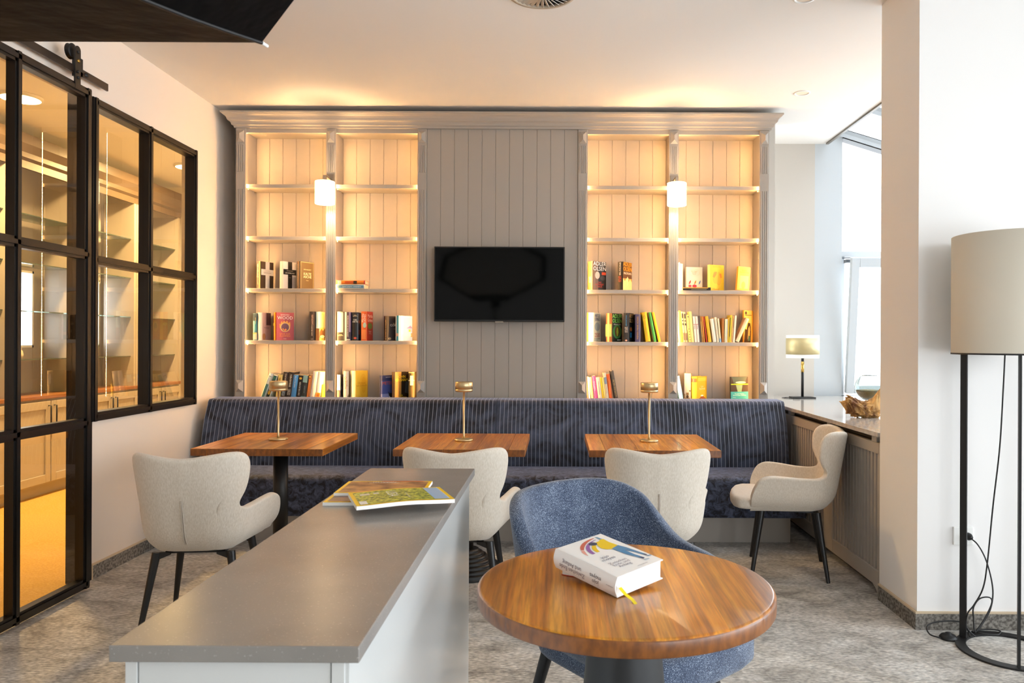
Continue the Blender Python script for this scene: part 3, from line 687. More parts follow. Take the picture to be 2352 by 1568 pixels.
BOOKS = []
def book(shelf, p0, s, c, ytop, label, cover='#555555', spine=None, deco=(), lean=0.0, W=0.135, hide=0.0, pages=None, D=5.765, group=None, hard=True):
    """p0 = pixel of the spine's left edge at its foot, s = spine width, c = visible cover width (pixels), ytop = pixel row of its top"""
    k = D / FPX; t = (p0 + s - CX) / FPX; Rr = math.sqrt(1 + t * t); phi = math.atan(t)
    H = CZ - (ytop - _e * (p0 - 1176) - CY) * k - SHZ[shelf]
    if lean: H /= math.cos(R(lean))
    if c <= 0:
        a = PI / 2; T = s * k
    else:
        cm = (c + hide) * k
        if cm > 0.97 * W * Rr: W = cm / (0.97 * Rr)
        th = max(R(12), math.acos(min(1, cm / (W * Rr)))); a = th - phi
        T = min(0.06, s * k / (Rr * math.sin(th)))
    T = max(T, 0.007)
    r = bpy.data.objects.new('book', None); r.empty_display_size = 0.05; COL.objects.link(r)
    cm_ = flat(cover); sm_ = flat(spine or cover); pm = flat(pages) if pages else M_PAGES
    book_shell(r, W, T, H, cm_, sm_, pm, hard); decorate(r, W, T, H, deco)
    Mx = Matrix.Rotation(R(lean), 4, 'Y') @ Matrix.Rotation(a, 4, 'Z')
    cs = [Mx @ Vector((x, y, z)) for x in (-0.1 * T, W) for y in (-T / 2, T / 2) for z in (0, H)]
    foot = [Mx @ Vector((x, y, 0)) for x in (0,) for y in (-T / 2, T / 2)]
    xl = min(f.x for f in foot); yn = min(q.y for q in cs); zl = min(q.z for q in cs)
    X = (p0 - CX) * k
    r.matrix_world = Matrix.Translation((X - xl, D - yn, SHZ[shelf] - zl + 0.0005)) @ Mx
    tag(r, label, 'book', group); BOOKS.append(r); return r

BL = '#1c1714'
def bars(face, u0, u1, v0, v1, n, c):
    h = (v1 - v0) / (2 * n - 1)
    return [(face, 'r', u0, v0 + 2 * k * h, u1, v0 + (2 * k + 1) * h, c, 2) for k in range(n)]
# bookcase by the partition, left bay, third shelf
GA = 'books in the bookcase beside the glazed partition'; GB = 'books in the bookcase beside the window niche'
book(2, 587, 9.5, 29.5, 600, 'dark brown book with a pale cross on its cover', '#4a3626', '#2a211a',
     [('C', 'r', .36, 0, .68, 1, '#e8d9c8'), ('C', 'r', .02, .5, .99, .72, '#e8d9c8', 1), ('C', 't', 'SIMON BECKETT', .5, .665, .5, .03, '#b59a80'), ('C', 't', 'VERWESUNG', .5, .59, .62, .055, '#a8896a'), ('S', 'r', .62, 0, .95, 1, '#c59a58'), ('S', 't', 'VERWESUNG', .35, .66, .5, .4, '#eadfc6', -90), ('S', 't', 'SIMON BECKETT', .35, .28, .3, .3, '#d8c8a8', -90)], group=GA)
book(2, 640, 7.6, 31, 600, 'white book with a black cross and banner on its cover', '#eadbd0', '#f2ead8',
     [('C', 'r', .36, 0, .68, 1, BL), ('C', 'r', .02, .52, .99, .72, BL, 1), ('C', 't', 'SIMON BECKETT', .5, .665, .52, .03, '#d9c6b4'), ('C', 't', 'LEICHENBLÄSSE', .5, .59, .84, .055, '#e9dccb'), ('C', 't', 'Roman', .52, .42, .16, .025, '#b8a898')], group=GA)
book(2, 679.5, 8, 31.5, 600, 'olive brown book titled KALTE ASCHE with a thin pale border', '#5d4c33', '#a07440',
     [('C', 'r', .02, .97, .98, .985, '#cbb48a'), ('C', 'r', .02, .015, .035, .985, '#cbb48a'), ('C', 'r', .94, .015, .955, .97, '#cbb48a'), ('C', 't', 'SIMON BECKETT', .5, .71, .55, .04, '#efe2bc'), ('C', 't', 'KALTE\nASCHE', .5, .50, .6, .24, '#f5ead0'), ('C', 't', 'Thriller', .5, .31, .18, .03, '#e5d6b0'), ('S', 'r', .62, 0, 1, 1, '#3a2c1d'), ('S', 't', 'SIMON BECKETT KALTE ASCHE', .3, .5, .8, .28, '#e6d5a6', -90)], group=GA)
# fourth shelf
book(3, 581, 9, 0, 720, 'thin teal paperback with a sandy foot', '#2f5a66', '#3d7f90', [('S', 'r', 0, .03, 1, .24, '#b7b1a2'), ('S', 'r', 0, .24, 1, .28, '#c9a24e'), ('S', 'r', 0, .72, 1, .99, '#3c4d55'), ('S', 't', 'LISA JEWELL', .62, .72, .42, .3, '#e3c98a', -90)], group=GA)
book(3, 591, 10.5, 20, 718, 'pale paperback with a rosy cover and dark top corner', '#d9aea0', '#f3ead8', [('C', 'r', .0, .55, 1, 1, '#5a3a40'), ('C', 'r', 0, .4, .45, 1, '#d8b3a6', 1), ('C', 't', 'November', .5, .46, .8, .06, '#6a3a44'), ('C', 'e', .2, .13, .19, .12, '#c98a58')], group=GA)
book(3, 622.5, 9.5, 41.5, 717.5, 'crimson novel by BARBARA WOOD with a burning ring', '#b5474a', '#e0651f',
     [('C', 't', 'BARBARA', .5, .915, .6, .05, '#f6dcd0'), ('C', 't', 'WOOD', .5, .81, .86, .13, '#fff6ee'), ('C', 'p', [(.2, .45), (.18, .6), (.24, .57), (.3, .7), (.36, .63), (.45, .72), (.52, .65), (.62, .72), (.68, .62), (.78, .67), (.8, .55), (.78, .42), (.5, .3)], '#f2a53a'), ('C', 'e', .5, .47, .28, .17, '#e8b66a', 1), ('C', 'e', .5, .47, .22, .14, '#6d3a4c', 2), ('C', 'p', [(.33, .40), (.4, .44), (.46, .38), (.54, .43), (.6, .38), (.66, .41), (.5, .33)], '#f08a30', 3), ('C', 't', 'SPUR DER\nFLAMMEN', .5, .19, .7, .13, '#f08a2c'), ('C', 't', 'Roman', .5, .06, .18, .025, '#f6dcd0'),
      ('S', 'r', .6, 0, 1, 1, '#f3b12e'), ('S', 't', 'BARBARA WOOD', .38, .32, .45, .42, '#fff0c8', -90), ('S', 'e', .4, .57, .3, .06, '#ffdf60')], group=GA)
book(3, 710.5, 12, 0, 716, 'dark brown thriller with SAKRILEG in pale pink on its spine', '#3a2b24', '#3b302c', [('S', 't', 'SAKRILEG', .55, .72, .34, .7, '#e8c3ae', 90), ('S', 't', 'DAN BROWN', .5, .35, .36, .24, '#efe2cc', 90), ('S', 't', 'LÜBBE', .5, .05, .8, .025, '#e0d0b8')], group=GA)
book(3, 725, 8.5, 13, 716, 'sky blue and yellow paperback beside the dark brown thriller', '#d8c46a', '#a8c4cc', [('C', 'r', 0, .45, 1, 1, '#c6d4a8'), ('C', 't', 'MO\nGI', .55, .85, .7, .2, '#e8d020'), ('C', 'p', [(0, .3), (.3, .42), (.6, .33), (1, .44), (1, .1), (0, .1)], '#6e4a24', 1), ('C', 'e', .5, .14, .4, .05, '#f6f0d8', 2), ('S', 'r', 0, 0, 1, .42, '#7a5632')], group=GA)
# foot shelf, left bay (tops lean to the right)
book(4, 597, 9, 0, 859, 'strongly leaning white-edged teal book at the end of the row', '#e8e2cf', '#eef0e6', [('S', 'r', .15, .05, .85, .9, '#3f6f70'), ('S', 'r', .2, .6, .8, .88, '#cfd8cf', 1)], lean=20, hard=False, group=GA)
book(4, 608, 9.5, 0, 863, 'leaning dark green book with a yellow emblem and white edges', '#dfe3d0', '#e8e6d6', [('S', 'r', .12, .04, .88, .97, '#1f2b22'), ('S', 'e', .5, .3, .3, .08, '#c89a2a', 1), ('S', 'r', .15, .8, .85, .95, '#2f6a5a', 1)], lean=20, hard=False, group=GA)
book(4, 632.5, 10, 0, 861, 'cream yellow paperback leaning on a dark brown thriller', '#ecc766', '#f0d27a', [('S', 'r', .35, .74, .6, .88, '#c07a2a')], lean=7, hard=False, group=GA)
book(4, 643.5, 11, 0, 855.5, 'dark brown thriller with pale blue author lettering on its spine', '#3b2a20', '#3a2b22', [('S', 't', 'SCHÄNDUNG', .55, .72, .46, .42, '#f0e2c8', 90), ('S', 't', 'ADLER\nOLSEN', .5, .27, .2, .8, '#bfe0f0', 90)], lean=7, hard=False, group=GA)
book(4, 656, 11, 0, 855.5, 'dark brown thriller titled ERBARMEN on its spine', '#33241b', '#35271f', [('S', 't', 'ERBARMEN', .55, .70, .42, .42, '#f4e9d4', 90), ('S', 't', 'ADLER\nOLSEN', .5, .30, .2, .8, '#f1e8d6', 90)], lean=7, hard=False, group=GA)
book(4, 667.5, 11, 0, 862, 'bright blue paperback among dark thrillers', '#4f93cf', '#4f97d6', [('S', 't', 'MARTIN SUTER', .5, .74, .45, .3, '#eaf2fa', 90), ('S', 'r', .35, .02, .65, .1, '#d8ecf8')], lean=7, hard=False, group=GA)
book(4, 679.5, 10.5, 0, 863, 'black paperback titled DIE FÄLSCHER with a gold crest', '#17130f', '#1b1713', [('S', 't', 'DIE FÄLSCHER', .5, .48, .56, .4, '#f0e8d8', 90), ('S', 'e', .5, .88, .3, .045, '#caa22c')], lean=7, hard=False, group=GA)
book(4, 690.5, 10.5, 0, 863, 'teal and charcoal paperback next to a brown one', '#2f3d42', '#2f3538', [('S', 'r', 0, .72, 1, 1, '#7fa9ae'), ('S', 'r', 0, .06, 1, .18, '#4f7f86'), ('S', 't', 'JUSSI SCHREIBER', .6, .45, .5, .2, '#9fb4b8', 90)], lean=7, hard=False, group=GA)
book(4, 702, 8.8, 0, 862, 'brown paperback with an orange stripe on its spine', '#8a5a34', '#7d5636', [('S', 'r', .25, .1, .6, .85, '#cf7f3f'), ('S', 'e', .4, .93, .2, .04, '#e8b840')], lean=7, hard=False, group=GA)
book(4, 711.5, 11, 0, 854, 'tall white paperback with a faint red flourish at the foot', '#f2e8d4', '#f5ecda', [('S', 'e', .55, .1, .3, .05, '#d8a890', 0, .8)], lean=7, hard=False, group=GA)
book(4, 723, 12, 0, 855, 'tall white paperback with an orange-brown foot', '#f4ecdc', '#f7f0e2', [('S', 'r', .05, .1, .95, .28, '#d79a3e'), ('S', 'e', .55, .2, .3, .05, '#b5702a', 1)], lean=7, hard=False, group=GA)
book(4, 737, 6, 0, 884, 'short yellow paperback at the pilaster', '#e8c83a', '#efd044', [], lean=4, hard=False, group=GA)
# right bay of the same bookcase
def flat_book(shelf, p0, p1, y0, y1, z0, depth, label, spine, deco, group, cover=None):
    D = 5.752; k = D / FPX; L = (p1 - p0) * k; T = (y1 - y0) * k
    r = bpy.data.objects.new('book', None); COL.objects.link(r)
    book_shell(r, depth, T, L, flat(cover or spine), flat(spine), M_PAGES); decorate(r, depth, T, L, deco)
    # laid on its back cover: front cover up, spine to the room, head to the right
    Mx = Matrix(((0, 0, 1, 0), (1, 0, 0, 0), (0, -1, 0, 0), (0, 0, 0, 1)))
    r.matrix_world = Matrix.Translation(((p0 - CX) * k, D, z0 + T / 2 + 0.0005)) @ Mx
    tag(r, label, 'book', group); return r
f1 = flat_book(2, 771, 837, 652.3, 662, SHZ[2], 0.13, 'blue book with white edges lying flat under an orange one', '#e6dfd0', [('S', 'r', .1, .03, .82, .97, '#5b87a0'), ('S', 't', 'MORPHEUS', .45, .74, .26, .4, '#f2f4f0', 90), ('S', 't', 'Jilliane Hoffman', .45, .4, .34, .45, '#dfe8ea', 90)], GA)
flat_book(2, 771.5, 838, 643.3, 652, SHZ[2] + 0.0332, 0.125, 'orange book lying flat on a blue one', '#dc7a1e', [('S', 'r', 0, .05, 1, .18, '#f0c8b4'), ('S', 'r', .2, .3, .8, .6, '#c8541a'), ('S', 'r', .1, .6, .9, .72, '#3a2a1a'), ('S', 'r', 0, .96, 1, 1, '#c0303a')], GA)
book(3, 774, 17, 0, 716, 'thick book with a misty grey spine and dark foot', '#2f302e', '#8e8e84', [('S', 'r', .05, .3, .95, .96, '#b9b8ae'), ('S', 'r', 0, 0, 1, .28, '#2c2a28'), ('S', 't', 'VIDAR\nSUNDSTØL', .5, .19, .7, .1, '#e9dcae'), ('S', 'r', .8, 0, 1, 1, '#4d5048', 1)], group=GA)
book(3, 791.8, 13.2, 0, 717, 'mauve and dark book with vertical white lettering', '#7a6a92', '#4e4350', [('S', 'r', 0, 0, .32, 1, '#e6d6cc'), ('S', 'r', .72, .3, 1, 1, '#8a7aa4'), ('S', 't', 'MÖRDERISCHE WAHRHEIT', .55, .5, .75, .3, '#efe6dc', -90), ('S', 'r', .3, .02, .95, .05, '#f2e6d6')], group=GA)
book(3, 808.5, 14, 6.5, 717.5, 'black book with a white title block on its spine', '#1b2048', '#1d1a18', [('S', 't', 'DAN\nBROWN', .5, .88, .7, .1, '#efe0c0'), ('S', 't', 'DIE\nAKTE', .5, .70, .9, .18, '#f2f0e6'), ('S', 'r', .85, .05, 1, .95, '#5a6a78'), ('S', 'e', .5, .09, .25, .04, '#c8543a'), ('C', 'r', .1, .62, .5, .72, '#e0631f'), ('C', 'r', .1, .22, .55, .38, '#c84a20')], group=GA)
book(3, 829, 13, 14, 715.5, 'red and orange crime novel by Martha Grimes', '#b8301c', '#d8622a', [('C', 't', 'Martha\nGrimes', .5, .78, .9, .26, '#fdf0e2'), ('C', 'e', .5, .51, .36, .11, '#6f8c34'), ('C', 't', 'Gewitter\nam Tag', .5, .28, .7, .14, '#f6d6c8'), ('S', 't', 'Martha', .28, .78, .3, .36, '#fbeede', 90), ('S', 't', 'GRIMES', .7, .75, .3, .36, '#fbeede', 90), ('S', 'e', .62, .53, .3, .09, '#a8c8bc'), ('S', 'r', .1, .05, .85, .38, '#e88a4a')], group=GA)
book(3, 879, 7.7, 21.5, 726, 'dark book by an author lettered CORLEY with a round seal', '#2d201c', '#1c1412', [('C', 't', 'ELIZABETH', .62, .70, .5, .05, '#c9a878'), ('C', 't', 'CORLEY', .52, .63, .92, .09, '#f0e2cc'), ('C', 't', 'Thriller', .5, .48, .3, .03, '#a98c78'), ('C', 'e', .16, .09, .1, .05, '#a58a68'), ('C', 'e', .75, .34, .14, .07, '#8a7f98'), ('S', 't', 'ELIZABETH CORLEY', .75, .45, .8, .3, '#c8a070', 90)], hide=14, group=GA)
book(3, 908, 6, 32, 725, 'lavender paperback with a pagoda roof and a teal spine', '#a9aee0', '#2f94ae', [('C', 'r', .16, 0, .34, 1, '#f4f0fa'), ('C', 't', 'WARREN STAFFORD', .55, .95, .85, .05, '#f8f6ff'), ('C', 'p', [(.55, .5), (.7, .55), (.85, .62), (.97, .54), (1, .5)], '#6f6fb8', 1), ('C', 'r', .66, .36, .95, .49, '#8f94d4', 1), ('C', 'e', .8, .41, .07, .05, '#e8c838', 2), ('C', 't', 'ELFSUCHT', .62, .22, .7, .11, '#fff4e8'), ('C', 'r', .9, .16, .99, .3, '#e07a3a', 1), ('S', 'r', 0, .03, .35, 1, '#f4eee6'), ('S', 'r', 0, .18, 1, .3, '#e8c0b0')], group=GA)  # the white upright band on the cover is painted glare
book(4, 774.5, 7.5, 0, 861, 'thin book with a pale upper and blue-black lower spine', '#3b3f4c', '#f0d8c4', [('S', 'r', 0, 0, 1, .42, '#3a3640'), ('S', 'r', 0, .42, 1, .52, '#a8bac4'), ('S', 'r', .35, .05, .6, .38, '#b8854e', 1)], group=GA)
book(4, 789, 12, 3, 853, 'white rounded book with orange vertical lettering', '#d8c8a8', '#f4e6cc', [('S', 't', 'QUINTIN', .35, .62, .42, .5, '#c98a3a', -90), ('S', 't', 'JARDINE', .72, .60, .36, .3, '#b08a58', -90), ('S', 'p', [(.5, 0), (1, 0), (1, .25)], '#5a4a38', 1)], group=GA)
book(4, 803.8, 10.7, 29, 852, 'golden yellow hardback with a faint ochre portrait oval', '#f0c63c', '#faf0c4', [('C', 'e', .62, .5, .3, .4, '#edbb33'), ('C', 'e', .66, .52, .2, .27, '#e8b02a', 1), ('C', 't', 'Christian\nvon Ditfurth', .48, .55, .84, .16, '#c8891c'), ('C', 'r', .95, 0, 1, 1, '#e8a82a', 2)], group=GA)
book(4, 871.5, 3.5, 26, 863, 'blue paperback titled METEOR in orange', '#4a5aa0', '#35427e', [('C', 'r', 0, .8, 1, 1, '#3a4068'), ('C', 't', 'DAN BROWN', .58, .93, .7, .04, '#f2f0f6'), ('C', 't', 'METEOR', .58, .70, .98, .24, '#e8662a'), ('C', 'r', 0, .0, 1, .28, '#8f9ad0'), ('C', 'p', [(.5, .38), (.62, .3), (.8, .3), (.95, .38), (.9, .2), (.72, .02), (.58, .18)], '#22242e', 1), ('C', 'p', [(.6, .2), (.7, .1), (.66, .0), (.58, .06)], '#f0f0f4', 2)], hide=6, group=GA)
book(4, 899, 7, 32, 855, 'black and gold book by JOHN GRISHAM', '#231a12', '#8d6430', [('C', 'r', 0, 0, .46, 1, '#b48848'), ('C', 'p', [(.72, .28), (.98, .24), (.98, .66), (.78, .66)], '#4f565a', 1), ('C', 't', 'JOHN\nGRISHAM', .48, .78, .9, .22, '#f2d62a'), ('C', 't', 'DER\nGEFANGENE', .44, .15, .8, .18, '#f0cc28'), ('S', 'r', .6, 0, 1, 1, '#4a3018')], group=GA)
book(4, 938.5, 13.5, 0, 855, 'brown book with a white title block at the pilaster', '#4e4026', '#5f5230', [('S', 'r', .28, .55, .82, .88, '#efe6d0'), ('S', 't', 'DAN\nBROWN', .5, .74, 1, .1, '#f8f2e4'), ('S', 'r', 0, .97, 1, 1, '#d8c48a'), ('S', 'e', .52, .07, .2, .05, '#e8c890')], group=GA)
# bookcase by the niche, left bay
book(2, 1350, 13, 30.5, 600, 'brown and black ADLER OLSEN novel with white lettering and red title', '#2a221d', '#b98c52',
     [('C', 'r', 0, 0, .4, 1, '#7d5a40'), ('C', 't', 'ADLER\nOLSEN', .5, .84, .98, .32, '#fdfaf4'), ('C', 'r', .66, .54, .98, .64, '#d8502c', 1), ('C', 'e', .33, .52, .18, .13, '#e8c6ac', 1), ('C', 'e', .74, .43, .2, .08, '#4a4440', 1), ('C', 't', 'DAS\nALPHABET\nHAUS', .5, .2, .66, .26, '#d84628'), ('S', 't', 'ALPHABETHAUS', .72, .72, .5, .3, '#f0b43c', 90), ('S', 't', 'ADLER\nOLSEN', .55, .36, .22, .6, '#fff6e6', 90), ('S', 'r', .88, 0, 1, 1, '#f0c888')], group=GB)
book(2, 1419, 12, 20.5, 601, 'black ADLER OLSEN novel ERLÖSUNG with fiery orange lettering', '#4a2a14', '#211d1b',
     [('C', 'r', 0, 0, 1, .42, '#c87f3a'), ('C', 'p', [(.0, .42), (.2, .32), (.4, .44), (.6, .3), (.8, .42), (1, .3), (1, .0), (0, .0)], '#e8c48a', 1), ('C', 't', 'ADLER\nOLSEN', .5, .84, .98, .32, '#f4a018'), ('C', 't', 'ERLÖSUNG', .5, .61, .96, .09, '#fbf2e2'), ('C', 'p', [(.5, .5), (.62, .42), (.55, .2), (.42, .15), (.48, .3), (.36, .34)], '#d8c89a', 2), ('S', 't', 'ERLÖSUNG', .5, .75, .44, .45, '#f6f0e6', 90), ('S', 't', 'ADLER\nOLSEN', .5, .39, .22, .7, '#d84a34', 90)], group=GB)
book(3, 1347, 22, 17, 718, 'thick white WITZE JUMBO joke book with red 2500', '#e8dfc0', '#f6f0e2',
     [('S', 'r', 0, 0, .34, 1, '#f2cc1e'), ('S', 't', 'WITZE JUMBO', .74, .47, .66, .28, '#2c2a30', 90), ('C', 't', 'WITZE\nJUMBO', .5, .82, .92, .26, '#3a3f6e'), ('C', 'e', .5, .52, .36, .15, '#a9b0aa'), ('C', 't', '2500', .5, .23, .92, .15, '#c83a26'), ('C', 'r', .1, .1, .9, .115, '#6a6a60', 1), ('C', 'r', .1, .05, .6, .065, '#6a6a60', 1)], group=GB)
book(3, 1392.5, 14, 23.5, 719.5, 'bronze and green ADLER OLSEN novel with green lettering', '#15180f', '#8a5a34',
     [('S', 'r', 0, .18, 1, .62, '#7fa860'), ('S', 'r', .3, 0, .62, 1, '#dcb878', 1), ('C', 'e', .52, .36, .44, .25, '#3f7a3e'), ('C', 'e', .52, .36, .26, .18, '#5a3c1c', 1), ('C', 'p', [(.46, .5), (.58, .5), (.64, .34), (.56, .2), (.48, .2), (.42, .34)], '#a8b03c', 2), ('C', 't', 'ADLER\nOLSEN', .5, .82, .98, .3, '#9be868'), ('C', 't', 'VERHEISSUNG', .5, .61, .9, .05, '#d8cfc4'), ('C', 'r', .5, .05, .9, .08, '#cfcfc4', 1)], group=GB)
book(3, 1433, 12.5, 10.5, 719, 'charcoal ADLER OLSEN novel ERWARTUNG with blue spine lettering', '#1a1b1e', '#37383c',
     [('S', 't', 'ERWARTUNG', .5, .74, .36, .5, '#32a0e8', 90), ('S', 't', 'ADLER\nOLSEN', .5, .42, .2, .65, '#f4f0ea', 90), ('S', 'e', .5, .05, .2, .03, '#e8b0a0'), ('C', 't', 'ADLER\nOLSEN', .5, .82, .95, .3, '#e0b878'), ('C', 'e', .4, .44, .25, .07, '#d87a34'), ('C', 'r', .2, .15, .55, .32, '#2f8cc8')], group=GB)
book(3, 1459, 12, 0, 722, 'indigo hardback with gold vertical lettering', '#2a2536', '#4c466a', [('S', 't', 'WENKA MAAR HONIG', .45, .5, .82, .42, '#e0a42c', 90), ('S', 'r', .84, 0, .98, 1, '#9a8fae')], group=GB)
book(3, 1483.5, 11, 0, 718, 'leaning yellow paperback with a round stamp on its spine', '#f2c11a', '#f5c81e', [('S', 'e', .42, .83, .28, .045, '#b5850f', 0, .75), ('S', 'r', .42, .2, .5, .72, '#c29412')], lean=-8, hard=False, group=GB)
book(3, 1502, 6, 0, 718, 'thin leaning book with a green spine', '#e8e4c8', '#4aa84a', [], lean=-11, hard=False, group=GB)
book(3, 1512, 6, 0, 718, 'leaning yellow paperback with a grey cover, last of its row', '#6a5f3a', '#f4c91c', [], lean=-13, hard=False, group=GB)
# foot shelf, leaning to the left
for p0, s_, yt, ln, sp, lb in ((1350.3, 2.6, 866, -4, '#a8321f', 'thin dark red booklet at the pilaster'), (1353.6, 3.6, 866, -4, '#f2e2bc', 'thin cream booklet next to a dark red one'),
        (1359.3, 6.2, 867.5, -6, '#efd692', 'sand coloured paperback before a pink one'), (1367, 8.2, 864.5, -6.5, '#e0589c', 'pink paperback with white lettering'),
        (1376, 8.7, 867.5, -7, '#f8ecd0', 'ivory paperback after the pink one'), (1385.5, 3.6, 867.5, -7, '#f0c822', 'thin bright yellow booklet'),
        (1389.5, 4.2, 867.5, -7, '#f2dc84', 'thin pale yellow booklet'), (1394, 6.3, 857, -7, '#e8dcc0', 'taller white and blue paperback sticking out of the row'),
        (1401, 7.5, 860, -7, '#e0641e', 'orange-red paperback before a dark grey one')):
    dd = []
    if 'pink p' in lb: dd = [('S', 't', 'TOMMY JAUD', .5, .62, .55, .4, '#fdeaf4', 90)]
    elif s_ > 6: dd = [('S', 'r', .42, .3, .54, .85, '#9a7a58' if 'orange' not in lb else '#f0a830')]
    if 'blue' in lb: dd.append(('S', 'r', .1, .62, .9, .85, '#7f94b0', 1))
    book(4, p0, s_, 0, yt, lb, sp, sp, dd, lean=ln, hard=False, group=GB)
book(4, 1414.5, 7.5, 0, 853, 'dark grey leaning book with gold lettering, last of its row', '#2b2622', '#55504a', [('S', 't', 'ACHTUNG GRUBE', .55, .45, .55, .45, '#c8a860', 90)], lean=-10, group=GB)
# right bay of the same bookcase
book(2, 1558.5, 2.4, 0, 603, 'very thin ivory booklet behind the pilaster', '#f6ecd0', '#f8f0da', [], hard=False, group=GB)
book(2, 1562, 5.8, 0, 606, 'slim cream paperback standing behind the pilaster', '#f4e6c0', '#f6eac8', [], hard=False, group=GB)
fb = flat_book(2, 1568, 1632, 659, 665.5, SHZ[2], 0.13, 'thin black and yellow book lying flat before two upright covers', '#1f1813', [('S', 'r', .62, .0, .98, .9, '#d8a032'), ('S', 'r', .15, .3, .4, .85, '#8a7a5a')], GB, '#e8b832')
b = book(2, 1578, 2, 38, 611, 'white book with three small coloured birds on its cover', '#f6ecdc', '#eadfca', [('C', 'e', .5, .77, .34, .15, '#efe0bc', 0, .95), ('C', 't', 'Ein Vogel\nist kein\nFisch', .5, .77, .5, .17, '#dcb878')] + [('C', 'p', [(u, .42), (u + .08, .46), (u + .05, .34), (u - .06, .27), (u - .04, .36)], c_) for u, c_ in ((.22, '#c8404a'), (.55, '#d8902c'), (.82, '#6f8fc8'))] + [('C', 'e', .24, .22, .1, .05, '#d84a64'), ('C', 'e', .52, .22, .14, .06, '#d83a54'), ('C', 'r', .1, .02, .9, .08, '#d8c22c')], D=5.80, group=GB)
b.location.y = 5.885 
book(2, 1626, 5, 33, 608, 'bright yellow book with a line-drawn couple on its cover', '#f2c414', '#f6dc7a', [('C', 'e', .4, .52, .2, .24, '#efb312'), ('C', 'e', .62, .48, .2, .26, '#edb010', 1), ('C', 'p', [(.2, .55), (.3, .72), (.5, .74), (.45, .62), (.3, .5)], '#e08a12', 2), ('C', 'p', [(.66, .66), (.8, .68), (.85, .52), (.74, .5)], '#e8860e', 2), ('C', 't', 'Jenny Kay-Mielke', .5, .93, .8, .05, '#b8860e'), ('C', 't', 'Mond', .42, .07, .45, .1, '#c08a10')], D=5.82, group=GB)
book(2, 1690, 3.5, 28, 614, 'small tilted honey coloured book titled Kleine Verführung', '#ecc45c', '#c8902e', [('C', 'r', .2, .08, .9, .62, '#f2d486'), ('C', 't', 'Kleine\nVerführung', .5, .8, .8, .16, '#a87a28'), ('C', 'e', .5, .22, .16, .16, '#e0b45c', 1)], lean=4, D=5.80, W=0.1, group=GB)
for p0, s_, yt, ln, sp, lb in ((1559.5, 2.6, 728, -5, '#e3d2b4', 'thin pale booklet first at the pilaster'), (1562.6, 2.8, 716, -5, '#a08862', 'taupe booklet with tall spine'), (1565.5, 4, 714, -5, '#e0b440', 'mustard booklet with tall spine'),
        (1570, 4.3, 716, -5, '#e6d3a0', 'black-lettered cream booklet, first of a pair'), (1575, 5, 717, -5, '#e4cd92', 'black-lettered cream booklet, second of a pair'), (1581.5, 7.5, 724, -5.5, '#f0d878', 'pale yellow paperback with a dotted spine'),
        (1589.5, 5.2, 716, -5.5, '#f2e08c', 'tall lemon paperback'), (1596, 5.2, 727, -5, '#f4e4d6', 'white-pink paperback with a red line, first of a pair'), (1602, 5.2, 727, -5, '#f6e6da', 'white-pink paperback with a red line, second of a pair'),
        (1608, 4, 726, -5, '#5a4c40', 'dark grey-brown booklet'), (1612.5, 3.2, 726.5, -5, '#a87830', 'brown and yellow booklet'), (1616.3, 3.2, 727, -5, '#e08a24', 'orange booklet'),
        (1627.2, 7.4, 727, -8, '#f6b818', 'amber paperback beside a red cover'), (1638, 8, 733, -8, '#f8eed8', 'plain ivory paperback'), (1647, 5, 729, -7, '#f2e2be', 'cream paperback with side print'),
        (1653, 4, 732, -6, '#f0e0b8', 'cream booklet with a light blue foot'), (1658, 5, 731, 0, '#b8742a', 'rust brown paperback'), (1664, 2.8, 733, 1, '#f4e4b4', 'very thin cream booklet'), (1667.3, 2.8, 733, 1, '#f8f0d8', 'very thin white booklet'),
        (1670.6, 2.8, 730, 2, '#e8bc34', 'very thin ochre booklet'), (1674, 4.5, 724, 3, '#f2d432', 'lemon and black paperback'), (1679, 3, 726, 3, '#eeb064', 'thin apricot booklet'), (1683, 4.6, 725, 4, '#f6e6cc', 'last upright cream paperback before a leaning one')):
    dd = []
    if 'black-l' in lb: dd = [('S', 'r', .2, .55, .85, .62, '#2a2420'), ('S', 'r', .2, .68, .85, .72, '#2a2420'), ('S', 'r', .2, .78, .85, .94, '#3a322a'), ('S', 'r', .15, .06, .85, .3, '#7a624a')]
    elif 'dotted' in lb: dd = [('S', 'e', .5, .08 + .1 * k_, .16, .018, '#7d6a2a') for k_ in range(5)] + [('S', 'e', .55, .93, .2, .025, '#4a4020')]
    elif 'red line' in lb: dd = [('S', 'r', .05, .68, .95, .70, '#a83a40'), ('S', 'r', .3, .5, .6, .66, '#9a8a84')]
    elif 'blue foot' in lb: dd = [('S', 'r', 0, 0, 1, .16, '#9ac0dc')]
    elif 'black pap' in lb: dd = [('S', 'r', .1, .2, .35, .9, '#3a3418')]
    elif 'side print' in lb: dd = [('S', 'r', .4, .3, .55, .9, '#8f98a4')]
    elif 'brown and' in lb or 'taupe' in lb: dd = [('S', 'r', .3, .2, .6, .8, '#e6c25c')]
    book(3, p0, s_, 0, yt, lb + ' in the crowded row', sp, sp if 'red cover' not in lb else '#f6b818', dd, lean=ln, hard=False, group=GB, W=0.118)
book(3, 1622.2, 2.8, 0, 727.5, 'deep red paperback squeezed in the crowded row of slim books', '#b5300e', '#c03c12', [], lean=-7.5, hard=False, group=GB, W=0.118)
book(3, 1689.5, 8, 0, 733, 'taupe paperback leaning on the large illustrated cover', '#c89a6a', '#f0dcb0', [], lean=24, hard=False, group=GB, W=0.1)
